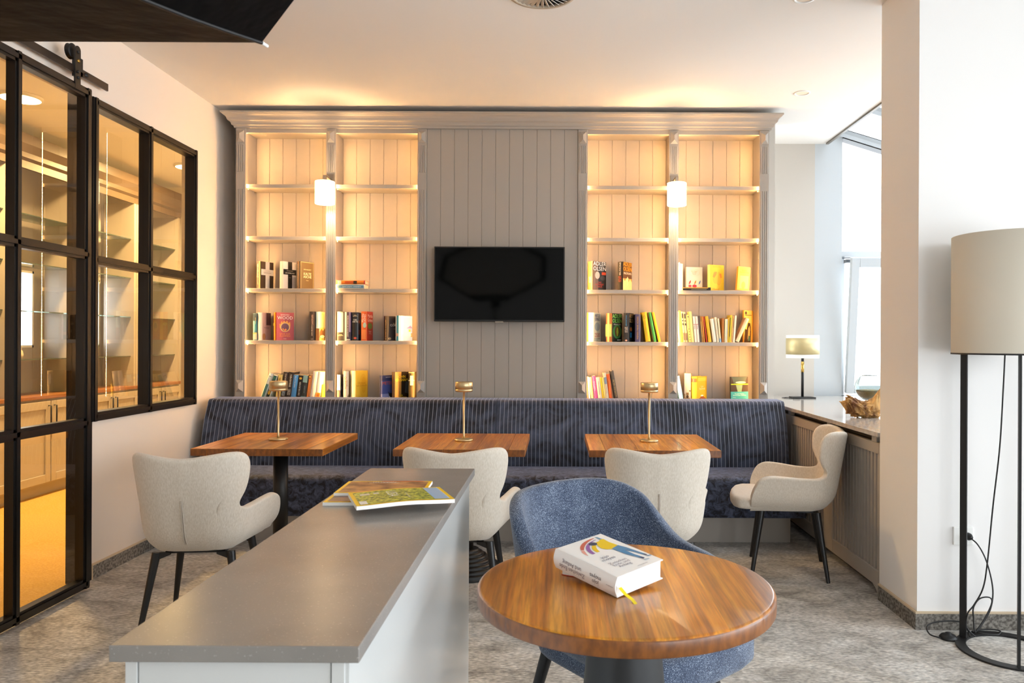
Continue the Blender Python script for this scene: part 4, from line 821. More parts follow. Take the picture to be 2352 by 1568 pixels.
book(3, 1706, 4, 20, 713, 'large illustrated book with dark foliage and a pale figure', '#ecc878', '#e0b050', [('C', 'p', [(0, 0), (.75, 0), (.8, .35), (.7, .6), (.45, .62), (.3, .4), (.1, .42)], '#3a2c22'), ('C', 'p', [(.4, .1), (.65, .1), (.7, .38), (.6, .52), (.48, .44)], '#d8b078', 1), ('C', 'p', [(.4, .05), (.7, .04), (.66, .2), (.5, .22)], '#4f7a72', 2), ('C', 'e', .2, .92, .12, .05, '#3f3a30'), ('C', 'r', .1, .84, .9, .86, '#5a4c34'), ('C', 'r', .86, 0, 1, 1, '#d8a23c', 1)], D=5.872, W=0.1, group=GB)
book(4, 1563, 8.5, 0, 865, 'light blue leaning book behind the pilaster', '#3f6f9a', '#8cc4ea', [], lean=-10, hard=False, group=GB)
book(4, 1573, 15, 3, 858, 'ivory book with scattered ink drawings on its spine', '#e8cf9a', '#f6ecd2', [('S', 'r', .1, .12, .9, .16, '#8a6a3a'), ('S', 'r', .3, .25, .7, .34, '#9a7a46'), ('S', 'e', .5, .2, .2, .05, '#6a4c26'), ('S', 'r', .75, .38, .98, .42, '#7a5a34'), ('S', 'r', 0, .0, .15, .3, '#caa66a')], D=5.79, group=GB)
book(4, 1590, 14, 22.5, 865, 'yellow book with a red label on its spine and a mountain cover', '#eeb41c', '#f2cc3c', [('S', 'r', .08, .78, .92, .92, '#cf5426'), ('S', 'r', .46, .8, .52, .9, '#f6d8b8', 1), ('C', 'p', [(0, .08), (.45, .24), (.6, .24), (1, .1), (1, 0), (0, 0)], '#a85420'), ('C', 'e', .5, .26, .14, .03, '#f6ead0', 1), ('C', 't', 'Luis\nSepúlveda', .5, .56, .85, .18, '#fff0c0'), ('C', 'r', .1, .82, .95, .95, '#f2c83c', 1)], group=GB)
book(4, 1679, 2, 40, 866, 'dark green paperback by Russell Hoban with a turquoise lower half', '#4a3a2a', '#2e2a20', [('C', 'p', [(.05, 1), (.95, 1), (.8, .72), (.2, .72)], '#5f6a58'), ('C', 'r', .0, 0, 1, .42, '#46b4b8'), ('C', 'r', .02, .685, 1, .73, '#b8d62a', 1), ('C', 'p', [(.3, .68), (.68, .68), (.62, .42), (.4, .42)], '#8fae8a', 1), ('C', 'e', .58, .78, .3, .045, '#dfe0c8', 2), ('C', 't', 'Russell Hoban\nOzeanische Gefühle', .5, .31, .8, .1, '#f4fbfa'), ('C', 't', 'Roman', .2, .2, .2, .03, '#f0f8f8')], lean=-1, D=5.8, group=GB)

# ---------------------------------------------------------------- banquette bench
def arcpts(cx, cy, r, a0, a1, n):
    return [(cx + r * math.cos(R(a0 + (a1 - a0) * k / n)), cy + r * math.sin(R(a0 + (a1 - a0) * k / n))) for k in range(n + 1)]
bq = empty('banquette_bench', (-0.43, 5.25, 0)); tag(bq, 'long navy velvet banquette with striped backrest under the bookcases', 'bench')
def bench_sheet(name, prof, x0, x1, m, step=0.06):
    """soft extruded cushion: profile in (depth, height), ends closed"""
    mb = MB(); n = len(prof); xs = [x0 + (x1 - x0) * i / max(2, int((x1 - x0) / step)) for i in range(max(2, int((x1 - x0) / step)) + 1)]
    vs = [(x + 0.43, y - 5.25, z) for x in xs for (y, z) in prof]; fs = []
    for i in range(len(xs) - 1):
        for k in range(n): fs.append((i * n + k, i * n + (k + 1) % n, (i + 1) * n + (k + 1) % n, (i + 1) * n + k))
    mb.add(vs, fs, True); mb.add(vs[:n], [tuple(range(n))]); mb.add(vs[-n:], [tuple(reversed(range(n)))])
    o = mb.build(name, m, bq); add_bevel(o, 0.012, 3); return o
bp_ = [(5.285, 0.44), (5.30, 0.60), (5.345, 0.76), (5.40, 0.865)] + arcpts(5.437, 0.865, 0.037, 175, 90, 5) + [(5.60, 0.906), (5.625, 0.90), (5.64, 0.88), (5.64, 0.44)]
bench_sheet('backrest', bp_, -2.49, -0.432, M_VELS); bench_sheet('backrest', bp_, -0.428, 1.622, M_VELS)
sp_ = [(5.45, 0.20), (5.45, 0.45), (5.29, 0.452), (5.0, 0.462)] + arcpts(4.885, 0.415, 0.045, 88, 180, 6) + [(4.832, 0.30), (4.845, 0.22), (4.86, 0.195), (5.0, 0.19)]
bench_sheet('seat', sp_, -2.49, 1.60, M_VELC)
MB().box((-2.49 + .43, 5.02 - 5.25, 0), (1.55 + .43, 5.6 - 5.25, 0.20)).build('plinth', M_CASE, bq)

# ---------------------------------------------------------------- tables
def oak_boards(parent, L, Wd, z0, z1, n, edge=0.004):
    """table top glued from boards running front to back"""
    bw = Wd / n
    for i in range(n):
        a = -Wd / 2 + i * bw
        o = MB().box((a + .0003, -L / 2, z0), (a + bw - .0003, L / 2, z1)).build('board', M_OAK, parent)
        o.data.materials.append(M_OAKE)
        for pl in o.data.polygons: pl.material_index = 1 if abs(pl.normal.y) > .5 else 0
        add_bevel(o, 0.0012 if 0 < i < n - 1 else edge * 0.7, 2)
def bistro_table(x, y, label):
    r = empty('bistro_table', (x, y, 0)); tag(r, label, 'table', 'square oak tables along the banquette')
    oak_boards(r, 0.705, 0.70, 0.712, 0.75, 8)
    MB().box((-0.2, -0.2, 0.704), (0.2, 0.2, 0.712)).build('mounting_plate', M_BLACKM, r)
    MB().lathe([(0.0, 0.704), (0.041, 0.704), (0.041, 0.11), (0.0, 0.11)], 28).build('column', mat('black_column', '#131212', 0.4), r)
    prof = [(0.0, 0.135), (0.055, 0.135)]
    for k in range(7):
        rr = 0.055 + k * 0.023; zz = 0.132 - k * 0.0175
        prof += [(rr + 0.006, zz + 0.004), (rr + 0.016, zz + 0.001), (rr + 0.021, zz - 0.009), (rr + 0.017, zz - 0.0155)]
    prof += [(0.222, 0.008), (0.222, 0.0), (0.0, 0.0)]
    MB().lathe(prof, 44).build('ribbed_base', mat('cast_iron', '#181716', 0.38), r)
    return r
TX = [(-1.586, 4.352), (-0.518, 4.36), (0.522, 4.36)]
for (x, y), t in zip(TX, ('square oak pedestal table nearest the glazed partition', 'square oak pedestal table in the middle of the banquette', 'square oak pedestal table nearest the window niche')):
    bistro_table(x, y, t)
def table_lamp(x, y, label):
    r = empty('table_lamp', (x, y, 0.7505)); tag(r, label, 'table lamp', 'champagne table lamps')
    MB().lathe([(0, 0), (0.053, 0), (0.053, 0.008), (0.050, 0.0105), (0.012, 0.012), (0.0, 0.012)], 40).build('base', M_GOLD, r)
    MB().lathe([(0.0, 0.012), (0.009, 0.012), (0.0055, 0.03), (0.0055, 0.285), (0.0, 0.285)], 16).build('stem', M_GOLD, r)
    MB().lathe([(0.0, 0.282), (0.045, 0.282), (0.0505, 0.285), (0.0505, 0.296), (0.0495, 0.2965), (0.0505, 0.297), (0.0505, 0.336), (0.048, 0.3385), (0.0, 0.3385)], 44).build('shade', M_GOLD, r)
    MB().lathe([(0.0, 0.2815), (0.040, 0.2815)], 32).build('diffuser', M_WHITE, r)
for xx, t in ((-1.607, 'small champagne lamp on the square table by the glazed partition'), (-0.537, 'small champagne lamp on the middle square table'), (0.532, 'small champagne lamp on the square table by the niche')):
    table_lamp(xx, 4.37, t)

# round table in the foreground
rt = empty('round_table', (0.163, 1.81, 0)); tag(rt, 'round oak pedestal table with rounded rim in front of the blue chair', 'table')
RR = 0.35; bm0 = bmesh.new()
pr = [(0, 0.710), (RR - 0.006, 0.710), (RR - 0.002, 0.7115), (RR, 0.715), (RR, 0.742), (RR - 0.0015, 0.746), (RR - 0.005, 0.7490), (RR - 0.009, 0.75), (0, 0.75)]
tmp = MB().lathe(pr, 96).mesh('tmp', None)
bm0.from_mesh(tmp); bmesh.ops.remove_doubles(bm0, verts=bm0.verts, dist=1e-5); bmesh.ops.recalc_face_normals(bm0, faces=bm0.faces)
cuts = [-0.36, -0.27, -0.19, -0.105, -0.055, 0.03, 0.105, 0.185, 0.275, 0.36]
for i in range(len(cuts) - 1):
    b2 = bm0.copy()
    for c_, nrm in ((cuts[i], (-1, 0, 0)), (cuts[i + 1], (1, 0, 0))):
        res = bmesh.ops.bisect_plane(b2, geom=b2.verts[:] + b2.edges[:] + b2.faces[:], plane_co=(c_, 0, 0), plane_no=nrm, clear_outer=True)
        ed = [e for e in res['geom_cut'] if isinstance(e, bmesh.types.BMEdge)]
        if ed: bmesh.ops.holes_fill(b2, edges=ed)
    me = bpy.data.meshes.new('board'); b2.to_mesh(me); b2.free(); me.materials.append(M_OAK)
    for pl in me.polygons: pl.use_smooth = True
    me.set_sharp_from_angle(angle=R(40))
    me.materials.append(M_OAKE)
    for pl in me.polygons: pl.material_index = 1 if pl.normal.z < 0.55 else 0
    o = link(bpy.data.objects.new('board', me), rt)
bm0.free(); bpy.data.meshes.remove(tmp)
MB().lathe([(0, 0.7095), (0.13, 0.7095), (0.13, 0.702), (0.078, 0.700), (0.088, 0.60), (0.105, 0.42), (0.135, 0.2), (0.19, 0.05), (0.24, 0.015), (0.24, 0.0), (0, 0.0)], 64).build('pedestal', mat('satin_black_cone', '#1d1e20', 0.42), rt)

# ---------------------------------------------------------------- upholstered chairs
def ruled_shell(name, plan, top, bottom, flare, m, parent, thick, nv=14, sub=2):
    """soft shell: plan(s) -> point and outward normal; top/bottom outlines in (s, z), half given, mirrored"""
    def resample(pts, n):
        d = [0]
        for a, b in zip(pts, pts[1:]): d.append(d[-1] + math.dist(a, b))
        out = []
        for i in range(n + 1):
            t = d[-1] * i / n; k = max(j for j in range(len(d)) if d[j] <= t + 1e-9); k = min(k, len(pts) - 2)
            f = (t - d[k]) / (d[k + 1] - d[k]); out.append((pts[k][0] + f * (pts[k + 1][0] - pts[k][0]), pts[k][1] + f * (pts[k + 1][1] - pts[k][1])))
        return out
    n = 40; tp = resample(top, n); smax = bottom[-1][0]
    ks = [(t[0]) for t in tp]
    # columns run straight down from a plain rim; below an overhanging wing they bend back behind the notch
    i1 = next((i for i in range(1, n) if tp[i + 1][0] < tp[i][0] - 1e-6), None)
    if i1 is None: ms = [t[0] for t in tp]; zc = None
    else:
        i2 = min(range(i1, n + 1), key=lambda i: tp[i][0]); sw, sn, zc = tp[i1][0], tp[i2][0], tp[i2][1] - 0.015
        ms = [t[0] * (sn * .62 / sw) if i <= i1 else (sn * (.62 + .36 * (i - i1) / (i2 - i1)) if i < i2 else t[0]) for i, t in enumerate(tp)]
    bt = []
    for i in range(n + 1):
        s_ = min(ms[i], smax); zb = bottom[0][1]
        for (s0, z0), (s1, z1) in zip(bottom, bottom[1:]):
            if s0 <= s_ <= s1 + 1e-9: zb = z0 + (z1 - z0) * (s_ - s0) / (s1 - s0)
        bt.append((s_, zb))
    cols = []
    for sg, rng in ((-1, range(n, 0, -1)), (1, range(0, n + 1))):
        for i in rng: cols.append((sg, tp[i], bt[i]))
    vs = []
    for sg, t, b in cols:
        for j in range(nv + 1):
            v = j / nv; s_ = b[0] + (t[0] - b[0]) * (v if zc is None else max(0, (v * (t[1] - b[1]) + b[1] - zc) / max(1e-6, t[1] - zc)) ** 1.5 if t[1] > zc + .03 else v); z = b[1] + (t[1] - b[1]) * v
            (x, y), (nx, ny) = plan(s_); f = flare(s_, z)
            vs.append((sg * (x + nx * f), y + ny * f, z))
    q = nv + 1; fs = [(i * q + j, (i + 1) * q + j, (i + 1) * q + j + 1, i * q + j + 1) for i in range(len(cols) - 1) for j in range(nv)]
    o = MB().add(vs, fs, True).build(name, m, parent, fix=False)
    so = o.modifiers.new('thick', 'SOLIDIFY'); so.thickness = thick; so.offset = 0; so.use_rim = True
    su = o.modifiers.new('soft', 'SUBSURF'); su.levels = su.render_levels = sub
    return o
def u_plan(hw, yb, rc, xe, ye):
    """half U: straight back, quarter corner of radius rc, side running to (xe, ye)"""
    l1 = hw - rc; l2 = rc * PI / 2
    sx, sy = hw, yb + rc; dl = math.hypot(xe - sx, ye - sy); dx, dy = (xe - sx) / dl, (ye - sy) / dl
    def f(s):
        if s <= l1: return (s, yb), (0, -1)
        if s <= l1 + l2:
            a = (s - l1) / rc; return (l1 + rc * math.sin(a), yb + rc - rc * math.cos(a)), (math.sin(a), -math.cos(a))
        q = s - l1 - l2; return (sx + dx * q, sy + dy * q), (dy, -dx)
    return f, l1 + l2 + dl
def cushion(name, pts, z0, z1, m, parent, bev, crown=0.012):
    bmm = bmesh.new(); n = len(pts)
    lo = [bmm.verts.new((x, y, z0)) for x, y in pts]; hi = [bmm.verts.new((x, y, z1)) for x, y in pts]
    cx = sum(p[0] for p in pts) / n; cy = sum(p[1] for p in pts) / n
    m1 = [bmm.verts.new((cx + (x - cx) * .55, cy + (y - cy) * .55, z1 + crown * .8)) for x, y in pts]; top = bmm.verts.new((cx, cy, z1 + crown))
    bmm.faces.new(list(reversed(lo)))
    for i in range(n):
        j = (i + 1) % n; bmm.faces.new((lo[i], lo[j], hi[j], hi[i])); bmm.faces.new((hi[i], hi[j], m1[j], m1[i])); bmm.faces.new((m1[i], m1[j], top))
    me = bpy.data.meshes.new(name); bmm.to_mesh(me); bmm.free(); me.materials.append(m)
    for p in me.polygons: p.use_smooth = True
    o = link(bpy.data.objects.new(name, me), parent); b = add_bevel(o, bev, 4); b.angle_limit = R(40); return o
def tapered_leg(parent, a, b, r0, r1):
    return MB().tube([a, Vector(a).lerp(Vector(b), .5), b], r0, 16, True, r1).build('leg', M_LEG, parent)

def make_armchair(label):
    r = empty('armchair', (0, 0, 0)); tag(r, label, 'chair', 'beige armchairs with black legs')
    plan, smax = u_plan(0.203, -0.235, 0.14, 0.246, 0.185)
    top = [(0, .813), (.05, .817), (.10, .827), (.148, .835), (.190, .832), (.217, .818), (.232, .79), (.238, .755), (.239, .715), (.235, .678), (.222, .645), (.205, .622), (.195, .606), (.197, .590), (.214, .577), (.25, .570), (.33, .572), (.42, .581), (.48, .585), (.52, .580), (.552, .562), (.574, .53), (.588, .49), (.595, .45)]
    bottom = [(0, .395), (.12, .392), (.25, .384), (.36, .38), (.585, .378)]
    def flare(s, z):
        k = min(1, s / .3); base = (0.19 - 0.07 * k) * (z - 0.42)
        if s > .3: base += 0.10 * (s - .3) * max(0, z - .40) / .2
        return base - 0.075 * math.exp(-((z - .355) / .06) ** 2)
    ruled_shell('shell', plan, top, bottom, flare, M_FAB, r, 0.036)
    outl = [plan(s * (smax) / 14)[0] for s in range(15)]
    inn = [(x * 0.90, y * 0.86) for x, y in outl]; inn += [(0.238, 0.235), (0.225, 0.28), (0.175, 0.312), (0.09, 0.326), (0, 0.33)]
    pts = inn + [(-x, y) for x, y in reversed(inn[1:-1])]
    cushion('seat', pts, 0.383, 0.448, M_FAB, r, 0.024)
    seam = [(plan(0)[0][0], plan(0)[0][1] - flare(0, z) - 0.0205, z) for z in [0.63 - 0.2 * k / 14 for k in range(15)]]
    MB().tube([(x - .004, y, z) for x, y, z in seam], 0.0022, 6).tube([(x + .004 * (i / 14.0), y, z) for i, (x, y, z) in enumerate(seam)], 0.0022, 6).build('back_seam', mat('seam_thread', '#cabfb2', 0.9), r)
    MB().box((-0.13, -0.13, 0.362), (0.13, 0.15, 0.382)).build('under_frame', M_LEG, r)
    for sx in (-1, 1):
        for sy in (-1, 1):
            tapered_leg(r, (sx * .16, sy * .15, .372), (sx * .215, sy * .205, 0), .019, .0105)
            MB().prism([(sx * .165, .372), (sx * .165, .335), (sx * .10, .362), (sx * .10, .372)], 'y', sy * .15 - .008, sy * .15 + .008).build('leg_bracket', M_LEG, r)
    return r
ch = make_armchair('beige armchair drawn up to the square table by the glazed partition')
ch.location = (-1.645, 3.555, 0); ch.rotation_euler = (0, 0, R(6))
for loc, rz, t in (((-0.478, 3.75, 0), 0, 'beige armchair at the middle square table behind the stone-topped counter'), ((0.478, 3.75, 0), -1, 'beige armchair seen from behind at the square table by the niche'),
                   ((1.352, 4.43, 0), 76, 'beige armchair turned sideways beside the slatted radiator cabinet')):
    c2 = copy_tree(ch); c2.location = loc; c2.rotation_euler = (0, 0, R(rz)); c2['label'] = t

def make_blue_chair():
    r = empty('tub_chair', (0.225, 2.40, 0), R(-140)); tag(r, 'blue tweed tub chair behind the round table', 'chair')
    plan, smax = u_plan(0.27, -0.27, 0.19, 0.285, 0.25)
    top = [(0, .835), (.09, .835), (.16, .830), (.21, .818), (.25, .797), (.28, .775), (.31, .735), (.34, .70), (.375, .668), (.42, .645), (.48, .632), (.54, .622), (.585, .605), (.615, .575), (.632, .53), (.64, .48)]
    bottom = [(0, .40), (.2, .39), (.4, .38), (.64, .38)]
    def flare(s, z):
        k = min(1, s / .35); return (0.21 - 0.10 * k) * (z - 0.42) - 0.05 * math.exp(-((z - .385) / .05) ** 2)
    ruled_shell('shell', plan, top, bottom, flare, M_BLUE, r, 0.045)
    outl = [plan(s * smax / 14)[0] for s in range(15)]
    inn = [(x * .94, y * .94) for x, y in outl] + [(0.262, 0.285), (0.225, 0.318), (0.15, 0.335), (0, 0.342)]
    pts = inn + [(-x, y) for x, y in reversed(inn[1:-1])]
    cushion('seat', pts, 0.345, 0.455, M_BLUE, r, 0.03, 0.018)
    MB().box((-0.17, -0.17, 0.325), (0.17, 0.17, 0.344)).build('under_frame', M_LEG, r)
    for sx in (-1, 1):
        for sy in (-1, 1): tapered_leg(r, (sx * .18, sy * .17, .35), (sx * .25, sy * .24, 0), .021, .012)
make_blue_chair()

# ---------------------------------------------------------------- stone-topped counter in the foreground
ID0, ID1, IX0, IX1, IH = 1.124, 2.70, -0.664, -0.292, 0.87
ic = empty('counter_cabinet', ((IX0 + IX1) / 2, (ID0 + ID1) / 2, 0)); tag(ic, 'long pale grey lacquered counter cabinet under the grey stone slab', 'cabinet')
hw, hl = (IX1 - IX0) / 2 - 0.018, (ID1 - ID0) / 2 - 0.012
M_LACQ = mat('pale_grey_lacquer', '#d9dbda', 0.2, coat=0.5, coatr=0.12)
MB().box((-hw + .018, -hl + .006, 0.06), (hw - .006, hl, IH - 0.0252)).box((-hw + .03, -hl + .04, 0), (hw - .03, hl - .03, 0.06)).build('body', M_LACQ, ic)
MB().box((hw - .006, -hl, 0.0), (hw, hl, IH - 0.0252)).build('side_panel', M_LACQ, ic)
MB().box((-hw, -hl, 0.0), (-hw + .018, hl, IH - 0.0252)).build('side_panel', M_LACQ, ic, 0.001)
MB().box((hw - .026, -hl - .002, 0.0), (hw - .006, -hl + .006, IH - 0.0252)).build('corner_stile', M_LACQ, ic, 0.001)
MB().box((-hw + .020, -hl + .001, 0.02), (hw - .028, -hl + .0058, IH - 0.027)).build('end_panel', M_LACQ, ic, 0.001)
sl = MB().box((IX0, ID0, IH - 0.025), (IX1, ID1, IH)).build('stone_slab', M_QUARTZ, None, 0.0018, 2)
tag(sl, 'grey speckled quartz slab on top of the foreground counter', 'worktop')

# ---------------------------------------------------------------- magazines
def magazine(x, y, z, rz, label, art, title=None, bend=0.0, th=0.009, strips=()):
    """W x H cover lying flat, spine along +local x side; local y up = head"""
    W, H = 0.182, 0.258; r = empty('magazine', (x, y, z), rz); tag(r, label, 'magazine', 'yellow-bordered magazines on the counter')
    n = 10
    def zz(v): return bend * (math.sin(PI * v) ** 2)
    def sheet(u0, v0, u1, v1, off, m, name):
        mb = MB(); vs = []; fs = []
        for i in range(n + 1):
            v = v0 + (v1 - v0) * i / n
            vs += [((u0 - .5) * W, (v - .5) * H, th + off + zz(v)), ((u1 - .5) * W, (v - .5) * H, th + off + zz(v))]
        for i in range(n): fs.append((2 * i, 2 * i + 1, 2 * i + 3, 2 * i + 2))
        return mb.add(vs, fs, True).build(name, m, r, fix=False)
    mb = MB(); vs = []; fs = []
    for i in range(n + 1):
        v = i / n; b = zz(v)
        vs += [(-W / 2, (v - .5) * H, b), (W / 2, (v - .5) * H, b), (W / 2, (v - .5) * H, th + b), (-W / 2, (v - .5) * H, th + b)]
    for i in range(n):
        for k in range(4): fs.append((4 * i + k, 4 * i + (k + 1) % 4, 4 * i + 4 + (k + 1) % 4, 4 * i + 4 + k))
    fs += [(3, 2, 1, 0), (4 * n, 4 * n + 1, 4 * n + 2, 4 * n + 3)]
    mb.add(vs, fs).build('page_block', M_PAGEW, r)
    sheet(0, 0, 1, 1, .0004, flat('#ffd000', 0.35), 'cover'); sheet(.055, .04, .95, .96, .0008, art, 'cover_photo')
    for (u0, v0, u1, v1, c) in strips: sheet(u0, v0, u1, v1, .0012, flat(c, 0.3), 'cover_print')
    for (s, u, v, w_, h_, c, *tn) in (title or []):
        ctr = ((u - .5) * W, (v - .5) * H, th + .0018 + zz(v) + (0.0012 if bend else 0))
        f = frame((1, 0, 0), (0, 1, 0), ctr) if not tn else frame((0, 1, 0), (-1, 0, 0), ctr)
        text(s, f, w_ * W, h_ * H, flat(c, 0.3), r, 'cover_lettering')
    return r
M_LAND = mat('landscape_photo', '#55661f', 0.35, hex2='#d6d84e', nscale=110, ndetail=6, nlo=0.38, nhi=0.62)
M_LION = mat('amber_photo', '#6a3a1e', 0.35, hex2='#dca060', nscale=18, ndetail=4, nlo=0.35, nhi=0.7)
M_DARKP = mat('dusk_photo', '#3a2820', 0.3, hex2='#a06038', nscale=25, ndetail=4)
def mag_place(p, q, z): return px(p, q, (CZ - z) * FPX / ((q - _e * (p - 1176)) - CY))
magazine(-0.556, 2.212, IH + .0003, R(2), 'bottom magazine of the pile, lying lengthwise on the slab', M_DARKP, [('NATIONAL\nGEOGRAPHIC', .5, .87, .8, .12, '#f6f2ea')], strips=((.05, .96, .5, .995, '#d8502a'),))
magazine(-0.512, 2.262, IH + .0098, R(-88), 'amber-coloured magazine lying in the middle of the pile', M_LION, [('NATIONAL\nGEOGRAPHIC', .16, .45, .5, .13, '#f8f4ec', 90)], th=.008, strips=((.955, .3, .99, .8, '#d8502a'), (.01, .4, .045, .9, '#d8502a')))
magazine(-0.428, 2.078, IH + .0182, R(-68), 'top magazine with a green hillside cover and white letter blocks', M_LAND,
         [('USA', .45, .42, .40, .17, '#f6f4ee'), ('NATIONAL PARKS', .62, .56, .36, .035, '#e8e8e0')], bend=0.004, th=.010, strips=((.06, .80, .94, .955, '#a9c4e4'), (.06, .955, .94, .96, '#f0f4f8'), (.72, .045, .94, .12, '#f4f4ee'), (.2, .1, .32, .2, '#d8d6c8'), (.2, .24, .3, .3, '#d8d6c8')))

# ---------------------------------------------------------------- white book and notebook on the round table
TZ = 0.7505
nb = empty('notebook', (0.078, 1.868, TZ), R(-28)); tag(nb, 'small red-edged notebook under the white book', 'notebook')
MB().box((-.055, -.035, 0), (.055, .035, .0015)).box((-.055, -.035, .0125), (.055, .035, .014)).build('cover', flat('#b81d1a'), nb)
MB().box((-.053, -.034, .0016), (.053, .034, .0124)).build('page_block', M_PAGEW, nb)
wb = bpy.data.objects.new('hardback_book', None); COL.objects.link(wb); tag(wb, 'thick white hardback with a painted rainbow and a figure in a yellow top', 'book')
BW, BT, BH = 0.150, 0.048, 0.215
M_COVW = mat('white_book_cover', '#f6f5f4', 0.28)
th = .0026
MB().box((0, -BT / 2, 0), (BW, -BT / 2 + th, BH)).build('front_cover', M_COVW, wb, .0008)
MB().box((0, BT / 2 - th, 0), (BW, BT / 2, BH)).build('back_cover', M_COVW, wb, .0008)
n = 14; bow = .0075; arc = [(-bow * math.sin(PI * k / n), -BT / 2 + BT * k / n) for k in range(n + 1)]
spb = MB().prism(arc + [(th - bow * math.sin(PI * k / n), BT / 2 - BT * k / n) for k in range(n + 1)], 'z', 0, BH).build('spine', M_COVW, wb)
MB().box((.001, -BT / 2 + th, .004), (BW - .005, BT / 2 - th, BH - .004)).build('page_block', mat('page_edges', '#fbf9f5', 0.9, hex2='#e6e2da', nscale=700, stretch=(.02, 1, .02)), wb)
fc = lambda u, v, l=0: Vector((u * BW, -BT / 2 - .0004 - .00015 * l, v * BH))
FRC = lambda l=0: frame((1, 0, 0), (0, 0, 1), (0, -BT / 2 - .0004 - .00015 * l, 0))
def stroke(pts, w0, w1, c, l=0, name='cover_painting'):
    L_ = []; R_ = []; m = len(pts)
    for i, (u, v) in enumerate(pts):
        a, b = pts[max(0, i - 1)], pts[min(m - 1, i + 1)]; dx, dy = (b[0] - a[0]) * BW, (b[1] - a[1]) * BH; d = math.hypot(dx, dy) or 1
        t = i / (m - 1); w_ = (w0 + (w1 - w0) * t) * (0.55 + 0.9 * math.sin(PI * min(1, .12 + t * .8)))
        L_.append((u * BW - dy / d * w_, v * BH + dx / d * w_)); R_.append((u * BW + dy / d * w_, v * BH - dx / d * w_))
    me = bpy.data.meshes.new(name); f = FRC(l); me.from_pydata([tuple(f @ Vector((x, y, 0))) for x, y in L_ + R_], [], [(i, i + 1, m + i + 1, m + i) for i in range(m - 1)])
    me.materials.append(flat(c)); link(bpy.data.objects.new(name, me), wb)
def arc_uv(cu, cv, ru, rv, a0, a1, k=14): return [(cu + ru * math.cos(R(a0 + (a1 - a0) * i / k)), cv + rv * math.sin(R(a0 + (a1 - a0) * i / k))) for i in range(k + 1)]
stroke(arc_uv(.78, .58, .58, .36, 92, 150), .002, .005, '#cf6a55'); stroke(arc_uv(.78, .58, .58, .36, 152, 176), .004, .001, '#e2a092')
stroke(arc_uv(.78, .60, .46, .29, 95, 180), .001, .0055, '#9560a8', 1); stroke(arc_uv(.79, .60, .36, .23, 98, 178), .0015, .0055, '#f0c614', 2)
def patch(pts, c, l): poly_on(FRC(l), [(u * BW, v * BH) for u, v in pts], flat(c), wb, 'cover_figure')
patch([(.80, .96), (.84, .94), (.85, .83), (.80, .82)], '#5f93b5', 1)
patch([(.60, .76), (.66, .80), (.80, .86), (.86, .85), (.84, .74), (.86, .60), (.70, .56), (.60, .60), (.56, .66)], '#f0cb0e', 3)
patch([(.58 + .07 * math.cos(2 * PI * k / 14), .815 + .048 * math.sin(2 * PI * k / 14)) for k in range(14)], '#33405f', 4)
patch([(.68, .575), (.86, .605), (.90, .50), (.93, .30), (.95, .20), (.91, .195), (.86, .36), (.80, .46), (.80, .30), (.83, .16), (.78, .15), (.70, .36)], '#4a86b4', 4)
patch([(.80, .20), (.83, .16), (.78, .15), (.765, .20)], '#2d3560', 5); patch([(.93, .24), (.95, .20), (.91, .195), (.905, .24)], '#2d3560', 5)
patch([(.77, .145), (.86, .13), (.86, .105), (.76, .11)], '#b9c8d4', 5); patch([(.90, .19), (.98, .18), (.98, .155), (.90, .165)], '#7f98b0', 5)
text('jojo\nmoyes', frame((1, 0, 0), (0, 0, 1), fc(.36, .42, 6)), .46 * BW, .125 * BH, flat('#5f5a72'), wb, 'author_lettering')
text('Zwischen\nEnde und\nAnfang', frame((1, 0, .0), (0, 0, 1), fc(.40, .22, 6)), .46 * BW, .17 * BH, flat('#8a8696'), wb, 'title_lettering')
text('WUNDERLICH', frame((1, 0, 0), (0, 0, 1), fc(.62, .055, 6)), .3 * BW, .016 * BH, flat('#6a6672'), wb, 'publisher_lettering')
so = Vector((-bow - .0008, 0, 0))
text('jojo\nmoyes', frame((0, 0, 1), (0, 1, 0), so + Vector((.0002, 0, .30 * BH))), .26 * BH, .52 * BT, flat('#4a4655'), wb, 'spine_lettering')
text('Zwischen Ende\nund Anfang', frame((0, 0, 1), (0, 1, 0), so + Vector((.0002, 0, .68 * BH))), .42 * BH, .55 * BT, flat('#7a7280'), wb, 'spine_lettering')
text('WUNDERLICH', frame((0, 0, 1), (0, 1, 0), so + Vector((.0002, 0, .08 * BH))), .1 * BH, .1 * BT, flat('#4a4655'), wb, 'spine_lettering')
TIP = -5.0
# lying on its back cover, spine towards the camera's left, tipped over the notebook
rib = MB(); rp_ = [(0.004, 0.0, -0.004), (0.006, 0.010, -0.018), (0.012, 0.0185, -0.034), (0.006, 0.0215, -0.052)]
for (a, b) in zip(rp_, rp_[1:]):
    rib.add([Vector(a) + Vector((-.0045, 0, 0)), Vector(a) + Vector((.0045, 0, 0)), Vector(b) + Vector((.0045, 0, 0)), Vector(b) + Vector((-.0045, 0, 0))], [(0, 1, 2, 3)])
rb = rib.build('ribbon_marker', mat('yellow_ribbon', '#f2d400', 0.4), wb); so_ = rb.modifiers.new('t', 'SOLIDIFY'); so_.thickness = .0006
c0 = mag_place(1418, 1374, TZ)              # lower front corner: foot of the spine, back cover
c1 = mag_place(1275, 1303, TZ + 0.019)      # head of the spine
ax = (c1 - c0).normalized()                 # book's +z (foot to head)
wd = Vector((0, 0, 1)).cross(ax).normalized() * -1   # book's +x (spine to fore edge), horizontal
tip = Matrix.Rotation(R(TIP), 3, ax); wd = tip @ wd
dn = ax.cross(wd)                           # +y = back cover side, must point down
if dn.z > 0: dn = -dn; wd = -wd
